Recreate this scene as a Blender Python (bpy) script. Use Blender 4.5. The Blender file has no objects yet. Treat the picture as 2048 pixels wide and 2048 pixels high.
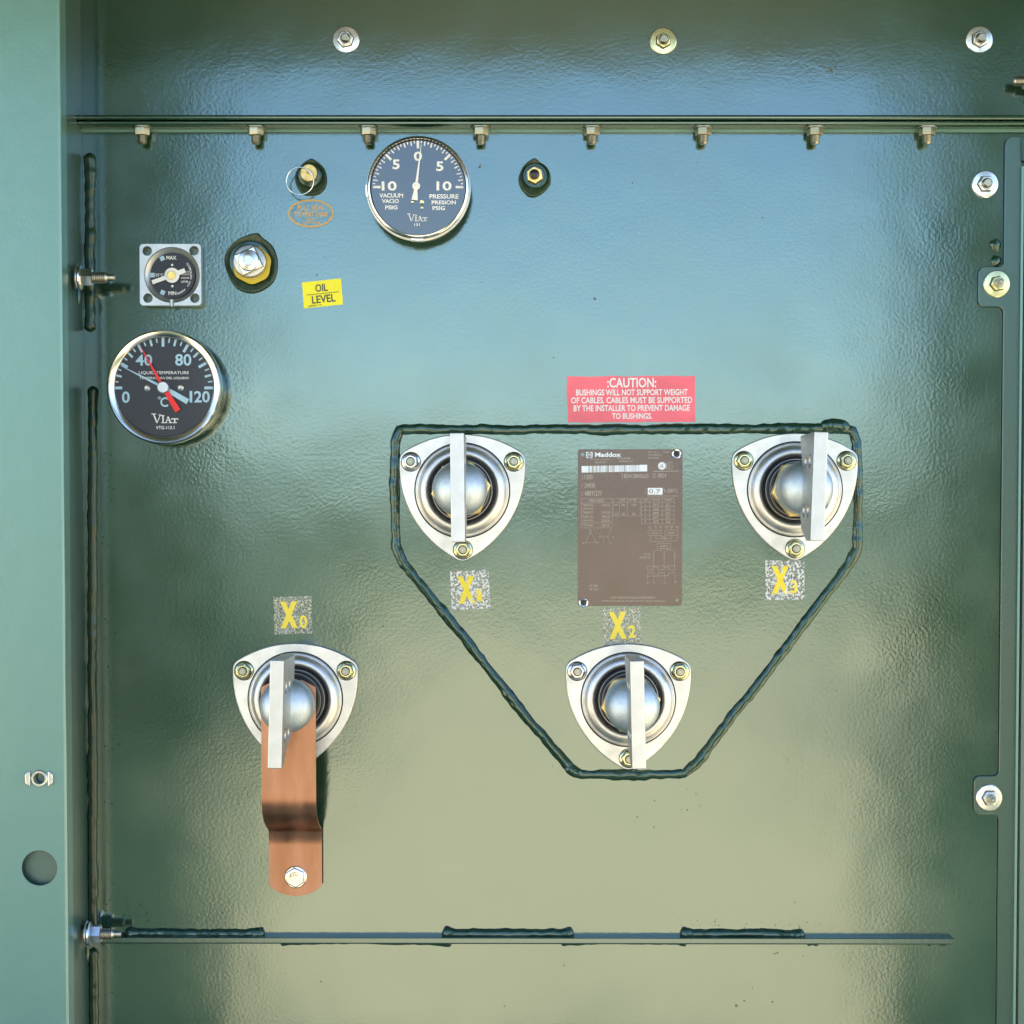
import bpy, math, random
from mathutils import Vector, Matrix, noise
R = math.radians
random.seed(7)
S = bpy.context.scene
COL = S.collection

# ------------------------------------------------------------------ camera
TH = R(2.3)                      # the camera looks down a little
F = 4000.0 * math.cos(TH)        # focal length in pixels of a 2048 picture
PPX, PPY = 1035.0, 1045.0 + F * math.tan(TH)
CAM = Vector((0.0, -2.0, 1.0))
cd = bpy.data.cameras.new('camera'); cam = bpy.data.objects.new('camera', cd); COL.objects.link(cam)
cd.sensor_width = 36.0; cd.lens = F / 2048.0 * 36.0
cd.shift_x = -(PPX - 1024) / 2048.0
cd.shift_y = (PPY - 1024) / 2048.0
cd.clip_start = 0.05; cd.clip_end = 2000
cam.location = CAM; cam.rotation_euler = (math.pi / 2 - TH, 0, 0)
S.camera = cam

# ------------------------------------------------------------------ sky, sun, exposure
W = bpy.data.worlds.new('World'); S.world = W; W.use_nodes = True
wn = W.node_tree.nodes; wl = W.node_tree.links
bg = wn['Background']
sky = wn.new('ShaderNodeTexSky'); sky.sky_type = 'NISHITA'; sky.sun_disc = False
SUN_EL, SUN_AZ = R(62), R(12)
sky.sun_elevation = SUN_EL; sky.sun_rotation = SUN_AZ
sky.air_density = 1.0; sky.dust_density = 0.4; sky.ozone_density = 2.5
wl.new(sky.outputs[0], bg.inputs[0]); bg.inputs[1].default_value = 0.13
sd = bpy.data.lights.new('sun', 'SUN'); sd.energy = 4.2; sd.angle = R(0.5); sd.color = (1.0, 0.93, 0.82)
sun = bpy.data.objects.new('sun', sd); COL.objects.link(sun)
sdir = Vector((math.sin(SUN_AZ) * math.cos(SUN_EL), math.cos(SUN_AZ) * math.cos(SUN_EL), math.sin(SUN_EL)))
sun.rotation_euler = sdir.to_track_quat('Z', 'Y').to_euler(); sun.location = (0, 3, 6)
S.view_settings.view_transform = 'Standard'; S.view_settings.look = 'None'
S.view_settings.gamma = 1.0; S.view_settings.use_curve_mapping = False
S.view_settings.exposure = 2.0
S.cycles.use_denoising = True
S.cycles.max_bounces = 8; S.cycles.caustics_reflective = False; S.cycles.caustics_refractive = False

# ------------------------------------------------------------------ helpers
def U(px, py, d=0.0):
    """point at distance d (m) in front of the tank plate that the photo shows at px,py"""
    v = Vector(((px - PPX) / F, -(py - PPY) / F, -1.0))
    v = cam_rot @ v
    t = (-d - CAM.y) / v.y
    return CAM + v * t
cam_rot = cam.rotation_euler.to_matrix()

class Frame:
    """local frame of a thing: x right, y up, z out of the plate, millimetres"""
    def __init__(s, px, py, d=0.0):
        s.o = U(px, py, d); s.d = d
    def at(s, px, py, z=0.0):
        p = U(px, py, s.d + z / 1000.0)
        return ((p.x - s.o.x) * 1000, (p.z - s.o.z) * 1000)
    def k(s, z=0.0):
        return 0.5 * (1 - (s.d + z / 1000.0) / 2.0)

class MB:
    def __init__(s): s.v = []; s.f = []; s.sm = []
    def add(s, vs, fs, smooth=False):
        b = len(s.v); s.v += [tuple(p) for p in vs]
        for f in fs: s.f.append([i + b for i in f]); s.sm.append(smooth)
        return s
    def box(s, x0, x1, y0, y1, z0, z1):
        v = [(x, y, z) for z in (z0, z1) for y in (y0, y1) for x in (x0, x1)]
        return s.add(v, [(0, 2, 3, 1), (4, 5, 7, 6), (0, 1, 5, 4), (2, 6, 7, 3), (0, 4, 6, 2), (1, 3, 7, 5)])
    def lathe(s, prof, n=48, cx=0, cy=0, cap0=False, cap1=True, wob=None):
        v = []; f = []
        for r, z in prof:
            for i in range(n):
                a = 2 * math.pi * i / n
                k = wob(a) if wob else 1.0
                v.append((cx + r * k * math.cos(a), cy + r * k * math.sin(a), z))
        for j in range(len(prof) - 1):
            for i in range(n):
                a = j * n + i; b = j * n + (i + 1) % n
                f.append((a, b, b + n, a + n))
        if cap0: f.append(tuple(range(n - 1, -1, -1)))
        if cap1: f.append(tuple(range((len(prof) - 1) * n, len(prof) * n)))
        return s.add(v, f, True)
    def prism(s, poly, z0, z1, ch=0.0, back=True):
        """extruded outline (counter-clockwise) with a chamfered front edge"""
        n = len(poly)
        def inset(c):
            out = []
            for i in range(n):
                p0 = Vector(poly[i - 1]); p1 = Vector(poly[i]); p2 = Vector(poly[(i + 1) % n])
                e1 = (p1 - p0).normalized(); e2 = (p2 - p1).normalized()
                n1 = Vector((-e1.y, e1.x)); n2 = Vector((-e2.y, e2.x))
                m = n1 + n2
                m = m / max(0.2, m.dot(n1)) if m.length > 1e-6 else n1
                out.append(p1 + m * c)
            return out
        rings = [[(p[0], p[1], z0) for p in poly]]
        if ch > 0:
            rings.append([(p[0], p[1], z1 - ch) for p in poly])
            rings.append([(p.x, p.y, z1 - ch * 0.3) for p in inset(ch * 0.3)])
            rings.append([(p.x, p.y, z1) for p in inset(ch)])
        else:
            rings.append([(p[0], p[1], z1) for p in poly])
        v = [p for r in rings for p in r]; f = []
        for j in range(len(rings) - 1):
            for i in range(n):
                a = j * n + i; b = j * n + (i + 1) % n
                f.append((a, b, b + n, a + n))
        c = [tuple(range((len(rings) - 1) * n, len(rings) * n))]
        if back: c.append(tuple(range(n - 1, -1, -1)))
        s.add(v, f + c, True)
        for i in range(len(c)): s.sm[-1 - i] = False
        return s
    def tube(s, pts, rad, n=10, closed=False, bump=0.0, bs=0.15, flat=1.0, seed=0, ends=True):
        pts = [Vector(p) for p in pts]; m = len(pts); v = []; f = []
        up = Vector((0, 0, 1))
        for i, p in enumerate(pts):
            a = pts[i - 1] if (i > 0 or closed) else p
            b = pts[(i + 1) % m] if (i < m - 1 or closed) else p
            t = (b - a).normalized()
            q = up if abs(t.dot(up)) < 0.9 else Vector((1, 0, 0))
            sx = t.cross(q).normalized(); sz = sx.cross(t).normalized()
            rr = rad[i] if isinstance(rad, (list, tuple)) else rad
            for j in range(n):
                an = 2 * math.pi * j / n
                c = rr
                if bump:
                    nv = p * bs + Vector((math.cos(an), math.sin(an), seed)) * 0.6
                    c = rr * (1 + bump * noise.noise(nv) + bump * 0.5 * noise.noise(nv * 2.7))
                v.append(p + sx * (c * math.cos(an)) + sz * (c * flat * math.sin(an)))
        for i in range(m if closed else m - 1):
            for j in range(n):
                a = i * n + j; b = i * n + (j + 1) % n
                c2 = ((i + 1) % m) * n + j; d2 = ((i + 1) % m) * n + (j + 1) % n
                f.append((a, b, d2, c2))
        if not closed and ends:
            f.append(tuple(range(n - 1, -1, -1))); f.append(tuple(range((m - 1) * n, m * n)))
        return s.add(v, f, True)
    def ball(s, c, r, n=10, flat=1.0):
        prof = []
        v = []; f = []
        h = n // 2
        for j in range(h + 1):
            th = math.pi * j / h
            for i in range(n):
                a = 2 * math.pi * i / n
                v.append((c[0] + r * math.sin(th) * math.cos(a), c[1] + r * math.sin(th) * math.sin(a), c[2] + r * flat * math.cos(th)))
        for j in range(h):
            for i in range(n):
                a = j * n + i; b = j * n + (i + 1) % n
                f.append((a + n, b + n, b, a))
        return s.add(v, f, True)
    def seg(s, x0, y0, x1, y1, w, z, w1=None):
        w1 = w if w1 is None else w1
        d = Vector((x1 - x0, y1 - y0)); d.normalize(); nn = Vector((-d.y, d.x))
        return s.add([(x0 - nn.x * w / 2, y0 - nn.y * w / 2, z), (x1 - nn.x * w1 / 2, y1 - nn.y * w1 / 2, z),
                      (x1 + nn.x * w1 / 2, y1 + nn.y * w1 / 2, z), (x0 + nn.x * w / 2, y0 + nn.y * w / 2, z)], [(0, 1, 2, 3)])
    def disc(s, x, y, r, z, n=20):
        return s.add([(x + r * math.cos(2 * math.pi * i / n), y + r * math.sin(2 * math.pi * i / n), z) for i in range(n)], [tuple(range(n))])
    def arc(s, x, y, r0, r1, z, a0=0, a1=360, n=48, ry=1.0):
        v = []; f = []
        for i in range(n + 1):
            a = R(a0 + (a1 - a0) * i / n)
            v += [(x + r0 * math.cos(a), y + (r0 - r1 + r1 * 1) * math.sin(a) * ry, z), (x + r1 * math.cos(a), y + r1 * math.sin(a) * ry, z)]
        for i in range(n): f.append((2 * i, 2 * i + 1, 2 * i + 3, 2 * i + 2))
        return s.add(v, f)
    def text(s, body, x0, y0, x1, y1, z, bold=0.0, rot=0.0):
        """lettering fitted to the box x0..x1, y0..y1 (y up)"""
        key = (body, bold)
        if key not in TXT:
            cu = bpy.data.curves.new('letters', 'FONT'); cu.body = body; cu.size = 1.0; cu.offset = bold; cu.resolution_u = 3
            ob = bpy.data.objects.new('letters', cu)
            me = bpy.data.meshes.new_from_object(ob)
            TXT[key] = ([tuple(v.co) for v in me.vertices], [tuple(p.vertices) for p in me.polygons])
            bpy.data.meshes.remove(me); bpy.data.objects.remove(ob); bpy.data.curves.remove(cu)
        vs, fs = TXT[key]
        ax = min(v[0] for v in vs); bx = max(v[0] for v in vs); ay = min(v[1] for v in vs); by = max(v[1] for v in vs)
        cx, cy = (x0 + x1) / 2, (y0 + y1) / 2; w, h = abs(x1 - x0), abs(y1 - y0)
        c, sn = math.cos(rot), math.sin(rot); out = []
        for v in vs:
            x = ((v[0] - ax) / (bx - ax) - 0.5) * w; y = ((v[1] - ay) / (by - ay) - 0.5) * h
            out.append((cx + x * c - y * sn, cy + x * sn + y * c, z))
        return s.add(out, fs)
    def build(s, name, mat, parent=None, scale=0.001, sharp=35, loc=None):
        me = bpy.data.meshes.new(name)
        me.from_pydata([(x * scale, y * scale, z * scale) for x, y, z in s.v], [], s.f)
        me.polygons.foreach_set('use_smooth', s.sm); me.materials.append(mat); me.update()
        if any(s.sm): me.set_sharp_from_angle(angle=R(sharp)); me.polygons.foreach_set('use_smooth', s.sm)
        ob = bpy.data.objects.new(name, me); COL.objects.link(ob)
        if parent: ob.parent = parent
        return ob
TXT = {}

def tag(o, label=None, cat=None, group=None, kind=None):
    if label: o['label'] = label
    if cat: o['category'] = cat
    if group: o['group'] = group
    if kind: o['kind'] = kind
    return o
def thing(name, fr, label, cat, group=None, kind=None):
    o = bpy.data.objects.new(name, None); COL.objects.link(o)
    o.location = fr.o; o.rotation_euler = (math.pi / 2, 0, 0); o.empty_display_size = 0.02
    return tag(o, label, cat, group, kind)
def flat_thing(o, fr, label, cat, group=None):
    o.location = fr.o; o.rotation_euler = (math.pi / 2, 0, 0)
    return tag(o, label, cat, group)
def copy_thing(o, fr, label, rz=0.0):
    def cp(a, par):
        c = a.copy(); COL.objects.link(c)
        if par: c.parent = par
        for ch in a.children: cp(ch, c)
        return c
    r = cp(o, None); r.location = fr.o; r['label'] = label
    if rz: r.rotation_euler = (Matrix.Rotation(math.pi / 2, 3, 'X') @ Matrix.Rotation(rz, 3, 'Z')).to_euler()
    return r
def rrect(x0, x1, y0, y1, r, n=6):
    out = []
    for cx, cy, a in ((x1 - r, y0 + r, -90), (x1 - r, y1 - r, 0), (x0 + r, y1 - r, 90), (x0 + r, y0 + r, 180)):
        for i in range(n + 1):
            t = R(a + 90 * i / n); out.append((cx + r * math.cos(t), cy + r * math.sin(t)))
    return out
def ngon(n, r, cx=0, cy=0, a0=0.0):
    return [(cx + r * math.cos(a0 + 2 * math.pi * i / n), cy + r * math.sin(a0 + 2 * math.pi * i / n)) for i in range(n)]

# ------------------------------------------------------------------ materials
def mat(name, col, rough=0.4, metal=0.0, ior=1.5, bump=0.0, bscale=300.0, bdetail=2.0, var=0.0, vscale=20.0,
        rvar=0.0, stretch=None, coat=0.0, tint=None, bump2=0.0, b2scale=60.0):
    m = bpy.data.materials.new(name); m.use_nodes = True
    n = m.node_tree.nodes; l = m.node_tree.links; p = n['Principled BSDF']
    p.inputs['Base Color'].default_value = (*col, 1); p.inputs['Roughness'].default_value = rough
    p.inputs['Metallic'].default_value = metal; p.inputs['IOR'].default_value = ior
    p.inputs['Coat Weight'].default_value = coat; p.inputs['Coat Roughness'].default_value = 0.08
    if tint: p.inputs['Specular Tint'].default_value = (*tint, 1)
    tc = n.new('ShaderNodeTexCoord'); mp = n.new('ShaderNodeMapping'); l.new(tc.outputs['Object'], mp.inputs[0])
    if stretch: mp.inputs['Scale'].default_value = stretch
    last = None
    if bump:
        t = n.new('ShaderNodeTexNoise'); t.inputs['Scale'].default_value = bscale; t.inputs['Detail'].default_value = bdetail
        l.new(mp.outputs[0], t.inputs['Vector'])
        b = n.new('ShaderNodeBump'); b.inputs['Distance'].default_value = bump; b.inputs['Strength'].default_value = 1.0
        l.new(t.outputs[0], b.inputs['Height']); last = b
    if bump2:
        t = n.new('ShaderNodeTexNoise'); t.inputs['Scale'].default_value = b2scale; t.inputs['Detail'].default_value = 1
        l.new(tc.outputs['Object'], t.inputs['Vector'])
        b = n.new('ShaderNodeBump'); b.inputs['Distance'].default_value = bump2; b.inputs['Strength'].default_value = 1.0
        l.new(t.outputs[0], b.inputs['Height'])
        if last: l.new(last.outputs[0], b.inputs['Normal'])
        last = b
    if last: l.new(last.outputs[0], p.inputs['Normal'])
    if var or rvar:
        t = n.new('ShaderNodeTexNoise'); t.inputs['Scale'].default_value = vscale; t.inputs['Detail'].default_value = 5
        l.new(mp.outputs[0], t.inputs['Vector'])
        if var:
            mr = n.new('ShaderNodeMapRange'); mr.inputs[1].default_value = 0.3; mr.inputs[2].default_value = 0.7
            mr.inputs[3].default_value = 1 - var; mr.inputs[4].default_value = 1 + var; l.new(t.outputs[0], mr.inputs[0])
            mx = n.new('ShaderNodeMix'); mx.data_type = 'RGBA'; mx.blend_type = 'MULTIPLY'; mx.inputs[0].default_value = 1.0
            mx.inputs[6].default_value = (*col, 1); l.new(mr.outputs[0], mx.inputs[7]); l.new(mx.outputs[2], p.inputs['Base Color'])
        if rvar:
            mr = n.new('ShaderNodeMapRange'); mr.inputs[1].default_value = 0.3; mr.inputs[2].default_value = 0.7
            mr.inputs[3].default_value = max(0.02, rough - rvar); mr.inputs[4].default_value = rough + rvar
            l.new(t.outputs[0], mr.inputs[0]); l.new(mr.outputs[0], p.inputs['Roughness'])
    return m
GREEN = (0.011, 0.036, 0.018)
PT = (0.80, 1.0, 1.0)
M = {}
M['plate'] = mat('green gloss enamel with orange peel', GREEN, 0.13, ior=2.4, bump=0.00005, bscale=310, bdetail=1.5, tint=PT, bump2=0.00025, b2scale=16, rvar=0.035, vscale=9, var=0.15)
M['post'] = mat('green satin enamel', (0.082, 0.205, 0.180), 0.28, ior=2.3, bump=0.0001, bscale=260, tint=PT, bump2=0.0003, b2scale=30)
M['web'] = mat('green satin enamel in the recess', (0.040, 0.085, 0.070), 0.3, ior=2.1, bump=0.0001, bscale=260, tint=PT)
M['weld'] = mat('green enamel over weld metal', (0.010, 0.036, 0.018), 0.14, ior=1.75, bump=0.00012, bscale=120, tint=PT)
M['collar'] = mat('rougher dark green enamel', (0.016, 0.040, 0.014), 0.32, ior=1.5, bump=0.0003, bscale=160)  # satin, with a lower index than the plate enamel
M['nutsteel'] = mat('greyed zinc nut', (0.34, 0.34, 0.27), 0.3, 1.0, bump=0.0001, bscale=600)
M['bracket'] = mat('satin green enamel strip', (0.015, 0.044, 0.032), 0.20, ior=2.2, bump=0.00006, bscale=250, tint=PT)
M['grime_shade'] = mat('brown grime and gap shade', (0.05, 0.045, 0.03), 0.6)  # dark outline round nut seats, gap shade painted in with the grime
M['cornerweld'] = mat('dark green enamel in the corner weld', (0.010, 0.036, 0.016), 0.20, ior=1.5, bump=0.00012, bscale=120)
M['shell'] = mat('green outer enamel', GREEN, 0.35, ior=1.5)
M['zinc'] = mat('bright zinc plating', (0.74, 0.73, 0.72), 0.22, 1.0, bump=0.00006, bscale=900, var=0.22, vscale=70)
M['flange'] = mat('cast zinc flange', (0.66, 0.655, 0.64), 0.40, 1.0, bump=0.00014, bscale=600, var=0.16, vscale=45)
M['tin'] = mat('tin plated spade metal', (0.56, 0.57, 0.58), 0.40, 1.0, bump=0.00012, bscale=500, var=0.07, vscale=60)
M['dome'] = mat('tin plated stud base', (0.58, 0.66, 0.71), 0.52, 1.0, bump=0.00030, bscale=650, var=0.12, vscale=90)
M['yzinc'] = mat('yellow chromate zinc', (0.66, 0.64, 0.38), 0.24, 1.0, bump=0.00005, bscale=700, var=0.18, vscale=120)
M['stud'] = mat('threaded steel', (0.42, 0.42, 0.36), 0.34, 1.0, bump=0.0001, bscale=700)
M['brass'] = mat('brass', (0.80, 0.58, 0.20), 0.30, 1.0, bump=0.0001, bscale=600, var=0.2, vscale=200)
M['brass_dull'] = mat('dull brass', (0.70, 0.52, 0.22), 0.42, 1.0, bump=0.00015, bscale=500, var=0.25, vscale=200)
M['black'] = mat('black bushing rubber', (0.012, 0.011, 0.013), 0.35)
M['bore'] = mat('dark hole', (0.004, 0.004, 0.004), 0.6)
M['copper'] = mat('rolled copper', (0.44, 0.225, 0.140), 0.40, 1.0, bump=0.00006, bscale=300, var=0.28, vscale=22, stretch=(2.2, 0.5, 1), rvar=0.10)
M['bezel'] = mat('polished steel bezel', (0.80, 0.78, 0.74), 0.16, 1.0, bump=0.00002, bscale=200)
M['chrome'] = mat('bright steel rim', (0.88, 0.88, 0.90), 0.12, 1.0)
M['cast'] = mat('dull die cast zinc', (0.50, 0.53, 0.55), 0.42, 1.0, bump=0.00012, bscale=500, var=0.10, vscale=60)
M['dial'] = mat('navy dial enamel', (0.008, 0.010, 0.022), 0.4, coat=0.3)
M['dialglass'] = mat('black dial under glass', (0.006, 0.006, 0.008), 0.07, ior=1.95)
M['white'] = mat('white dial print', (0.82, 0.83, 0.85), 0.5)
M['paleblue'] = mat('pale blue dial print', (0.36, 0.56, 0.70), 0.5)
M['red'] = mat('red pointer paint', (0.75, 0.012, 0.008), 0.4)
M['caution'] = mat('faded red vinyl sticker', (0.86, 0.12, 0.17), 0.35, ior=1.6, bump=0.0002, bscale=60, var=0.15, vscale=25)
M['stickwhite'] = mat('white sticker print', (0.85, 0.85, 0.85), 0.4)
M['yellowlabel'] = mat('yellow vinyl sticker', (0.84, 0.78, 0.015), 0.45, bump=0.0001, bscale=80, var=0.05, vscale=30)
M['ink'] = mat('grey ink', (0.05, 0.07, 0.06), 0.4)
M['orange'] = mat('orange print', (0.62, 0.36, 0.08), 0.4)
M['film_ring'] = mat('clear vinyl over green paint', (0.02, 0.055, 0.04), 0.16, ior=2.3, bump=0.0002, bscale=150, tint=PT)
M['xyellow'] = mat('yellow letter print', (0.84, 0.66, 0.02), 0.4, bump=0.0003, bscale=330, ior=1.7)
def wear_glints(m, col, amount, scale):  # mixes in pale specks: wear on letters, sparkle put into film colour
    n = m.node_tree.nodes; l = m.node_tree.links; p = n['Principled BSDF']
    t = n.new('ShaderNodeTexNoise'); t.inputs['Scale'].default_value = scale; t.inputs['Detail'].default_value = 3
    tc = n.new('ShaderNodeTexCoord'); l.new(tc.outputs['Object'], t.inputs['Vector'])
    mr = n.new('ShaderNodeMapRange'); mr.inputs[1].default_value = amount; mr.inputs[2].default_value = amount + 0.05; l.new(t.outputs[0], mr.inputs[0])
    mx = n.new('ShaderNodeMix'); mx.data_type = 'RGBA'; l.new(mr.outputs[0], mx.inputs[0])
    mx.inputs[6].default_value = p.inputs['Base Color'].default_value; mx.inputs[7].default_value = (*col, 1); l.new(mx.outputs[2], p.inputs['Base Color'])
    return m
M['xworn'] = wear_glints(mat('yellow letter print with wear', (0.84, 0.66, 0.02), 0.35, bump=0.0004, bscale=400), (0.74, 0.74, 0.68), 0.60, 300)
M['film'] = wear_glints(mat('crinkled film over green paint with painted glints', (0.035, 0.065, 0.040), 0.15, ior=2.2, bump=0.0004, bscale=420), (0.36, 0.38, 0.28), 0.53, 520)  # pale specks colour in the sparkle of the crinkles
M['film_bright'] = wear_glints(mat('crinkled film with brighter painted glints', (0.040, 0.065, 0.060), 0.15, ior=2.2, bump=0.0004, bscale=420), (0.54, 0.56, 0.55), 0.50, 460)  # brighter specks, sparkle held in the base colour
M['filmwhite'] = mat('small white print', (0.40, 0.44, 0.50), 0.4)
M['nameplate'] = mat('brown anodised plate', (0.150, 0.110, 0.096), 0.28, 0.40, bump=0.00006, bscale=200, var=0.12, vscale=18, rvar=0.05)
M['engrave'] = mat('bare engraved metal', (0.44, 0.40, 0.35), 0.45, 0.5)
M['plateblue'] = mat('bright bare metal patch', (0.75, 0.79, 0.85), 0.4, 0.3)
M['paintyellow'] = mat('yellow sealant', (0.55, 0.40, 0.01), 0.35, bump=0.0004, bscale=200)
M['rubber'] = mat('black rubber cap', (0.02, 0.018, 0.03), 0.3)
M['scrape'] = mat('chipped patch of paint', (0.10, 0.13, 0.08), 0.4)
M['ground'] = mat('tan gravel', (0.61, 0.485, 0.29), 0.9, var=0.12, vscale=3)
M['lawn'] = mat('dry mown grass', (0.20, 0.23, 0.13), 0.9, var=0.3, vscale=2)
M['dark_wedge'] = mat('dark green for unseen wedges', (0.032, 0.058, 0.026), 0.9, var=0.3, vscale=2)
M['unseen_hedge'] = mat('dark leaf green for unseen planting', (0.020, 0.040, 0.018), 0.8, var=0.4, vscale=4)

# ------------------------------------------------------------------ the setting and added dark planting (seen only as reflections in the enamel)
def struct_quad(name, x0, x1, y0, y1, z, m):
    b = MB(); b.add([(x0, y0, z), (x1, y0, z), (x1, y1, z), (x0, y1, z)], [(0, 1, 2, 3)])
    return tag(b.build(name, m, scale=1.0), kind='structure')
struct_quad('ground', -400, 400, -400, 400, 0.0, M['ground'])
struct_quad('lawn', -200, 200, -300, -24, 0.02, M['lawn'])
def dark_wedge(a, c, l0=0.6, l1=6.6, m='dark_wedge', z=0.03):  # unseen wedge added to darken part of the reflected ground
    b = MB(); pts = [(a * (1 + L / 2), -L) for L in (l0, l1)] + [(c * (1 + L / 2), -L) for L in (l1, l0)]
    v = [(x, y, z) for x, y in pts]; b.add(v, [(0, 1, 2, 3)] if a > c else [(3, 2, 1, 0)])
    return tag(b.build('unseen_dark_wedge', M[m], scale=1.0), kind='structure')
dark_wedge(-0.285, -0.70); dark_wedge(0.37, 0.80); dark_wedge(-0.17, -0.34, 6.7, 23.9, 'dark_wedge', 0.035)
def unseen_hedge(x0, x1, y0, y1, h, step, amp, seed):
    b = MB(); nx = max(2, int((x1 - x0) / step)); ny = max(2, int((y1 - y0) / step)); nz = max(2, int(h / step))
    def grid(fn, nu, nv):
        v = []; f = []
        for j in range(nv + 1):
            for i in range(nu + 1):
                p = Vector(fn(i / nu, j / nv))
                q = noise.noise_vector(p * 1.1 + Vector((seed, 0, 0))) * amp + noise.noise_vector(p * 3.1) * amp * 0.5
                v.append(p + q)
        for j in range(nv):
            for i in range(nu):
                a = j * (nu + 1) + i; f.append((a, a + 1, a + nu + 2, a + nu + 1))
        b.add(v, f, True)
    grid(lambda u, v: (x0 + (x1 - x0) * u, y1, -0.1 + h * v), nx, nz)
    grid(lambda u, v: (x0 + (x1 - x0) * u, y0, -0.1 + h * v), nx, nz)
    grid(lambda u, v: (x0, y0 + (y1 - y0) * u, -0.1 + h * v), ny, nz)
    grid(lambda u, v: (x1, y0 + (y1 - y0) * u, -0.1 + h * v), ny, nz)
    grid(lambda u, v: (x0 + (x1 - x0) * u, y0 + (y1 - y0) * v, h - 0.1), nx, ny)
    return tag(b.build('unseen_hedge', M['unseen_hedge'], scale=1.0, sharp=60), kind='stuff')
unseen_hedge(-2.05, -1.34, -6.6, -6.2, 5.0, 0.3, 0.25, 3)  # added out of view to darken the left of the reflection
unseen_hedge(1.72, 2.5, -6.6, -6.2, 5.0, 0.3, 0.25, 9)  # likewise added, darkens the right side of the reflection
unseen_hedge(-60, 60, -75, -70, 2.4, 2.0, 0.5, 5)

# ------------------------------------------------------------------ tank of the transformer
f0 = Frame(1035, 1045)
tank = thing('transformer_tank', f0, 'glossy dark green steel transformer tank filling the whole picture', 'transformer')
XR, YB, YT = 640, -860, 390
def plate(name, x0, x1, y0, y1, z, th, m, par, cuts=None):
    b = MB(); b.box(x0, x1, y0, y1, z - th, z); return b.build(name, m, par)
plate('front_plate', -435, XR, YB, YT, 0, 6, M['plate'], tank)
# upper sheet above the bolted joint, a little behind its flange
b = MB(); b.box(-520, XR, YT + 4, 640, -6, 1.5); up = b.build('upper_sheet', M['plate'], tank)
# the joint: two sheet-metal lips bolted together, seen from below
def lip(name, z_out, y0, y1, m=M['plate'], x0=-441.5, x1=625):
    b = MB(); n = 8; prof = [(1.5, y0)]
    r = (y1 - y0) / 2
    for i in range(n + 1):
        a = -math.pi / 2 + math.pi * i / n
        prof.append((z_out - r + r * math.cos(a), (y0 + y1) / 2 + r * math.sin(a)))
    prof.append((1.5, y1))
    v = [(x, p[1], p[0]) for x in (x0, x1) for p in prof]; k = len(prof)
    f = [(i, i + 1, k + i + 1, k + i) for i in range(k - 1)] + [(k - 1, 0, k, 2 * k - 1)] + [tuple(range(k - 1, -1, -1)), tuple(range(k, 2 * k))]
    return b.add(v, f, True).build(name, m, tank)
lip('joint_lip', 29, 393.9, 398.4)
lip('joint_lip', 26, 389.4, 393.3)
b = MB(); b.box(-435, 625, 386.5, 389.3, 0.4, 3.2); b.build('seam_strip', M['post'], tank)
# body behind, roof over it and the raised hood
b = MB(); b.box(-1350, 640, -940, 640, -900, -7); b.build('tank_body', M['shell'], tank)
b = MB(); b.box(-1380, 700, 642, 668, -930, 860); b.build('hood', M['shell'], tank)

# plate that carries the bushings and the weld bead round it
wpath = [(800, 859), (1240, 859), (1680, 857), (1704, 862), (1713, 885), (1716, 1000), (1714, 1098), (1700, 1125), (1545, 1330), (1390, 1528),
         (1368, 1547), (1260, 1550), (1160, 1548), (1138, 1534), (1050, 1430), (930, 1277), (806, 1126), (792, 1095), (790, 1000), (791, 885), (797, 867)]
def loc(pts, z=0): return [f0.at(x, y, z) for x, y in pts]
inner = loc(wpath)
b = MB(); b.prism(inner[::-1], 0.2, 1.2); b.build('bushing_plate', M['plate'], tank)
def densify(pts, step=3.0, closed=True):
    out = []; n = len(pts)
    for i in range(n if closed else n - 1):
        a = Vector(pts[i]); c = Vector(pts[(i + 1) % n]); k = max(1, int((c - a).length / step))
        for j in range(k): out.append(a.lerp(c, j / k))
    if not closed: out.append(Vector(pts[-1]))
    return out
def weld(path, r, name='weld_bead', closed=False, seed=1, z=1.0, flat=0.75, bump=0.22, blob=0.0, mt='weld'):
    d = densify(path, 2.2, closed); m = len(d); pts = []; rad = []
    for i, p in enumerate(d):
        w = noise.noise(Vector((i * 0.05, seed, 0))) * 1.0
        pts.append((p.x + w, p.y + noise.noise(Vector((i * 0.05, seed, 7))) * 1.0, z))
        rr = r * (1 + 0.035 * math.sin(i * 0.9 + 2 * noise.noise(Vector((i * 0.1, 0, seed)))) + 0.22 * noise.noise(Vector((i * 0.06, 3, seed))))
        if not closed:
            e = min(i, m - 1 - i) * 2.2
            if e < r * 3: rr *= (1 + blob * max(0, 1 - (e / (r * 3)) ** 2)) * math.sqrt(max(0.04, 1 - max(0, 1 - e / (r * 1.1)) ** 2))
        rad.append(rr)
    b = MB(); b.tube(pts, rad, 14, closed, bump=bump, bs=0.10, flat=flat, seed=seed)
    return b.build(name, M[mt], tank, sharp=80)
weld(inner, 5.0, closed=True, seed=4)
weld(loc([(1640, 853), (1672, 851), (1700, 858)]), 6.0, seed=8, blob=0.2, z=2)
weld(loc([(1130, 1530), (1150, 1545), (1166, 1548)]), 5.4, seed=12, z=2)
# corner beads on the left
weld(loc([(180, 306), (180, 480), (181, 664)]), 5.2, seed=21, bump=0.2, blob=0.15, mt='cornerweld')
weld(loc([(186, 772), (185, 1200), (186, 1860)]), 4.8, seed=22, bump=0.15, blob=0.1, mt='cornerweld')
weld(loc([(187, 1895), (189, 2150)]), 4.8, seed=23, bump=0.15, mt='cornerweld')

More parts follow.
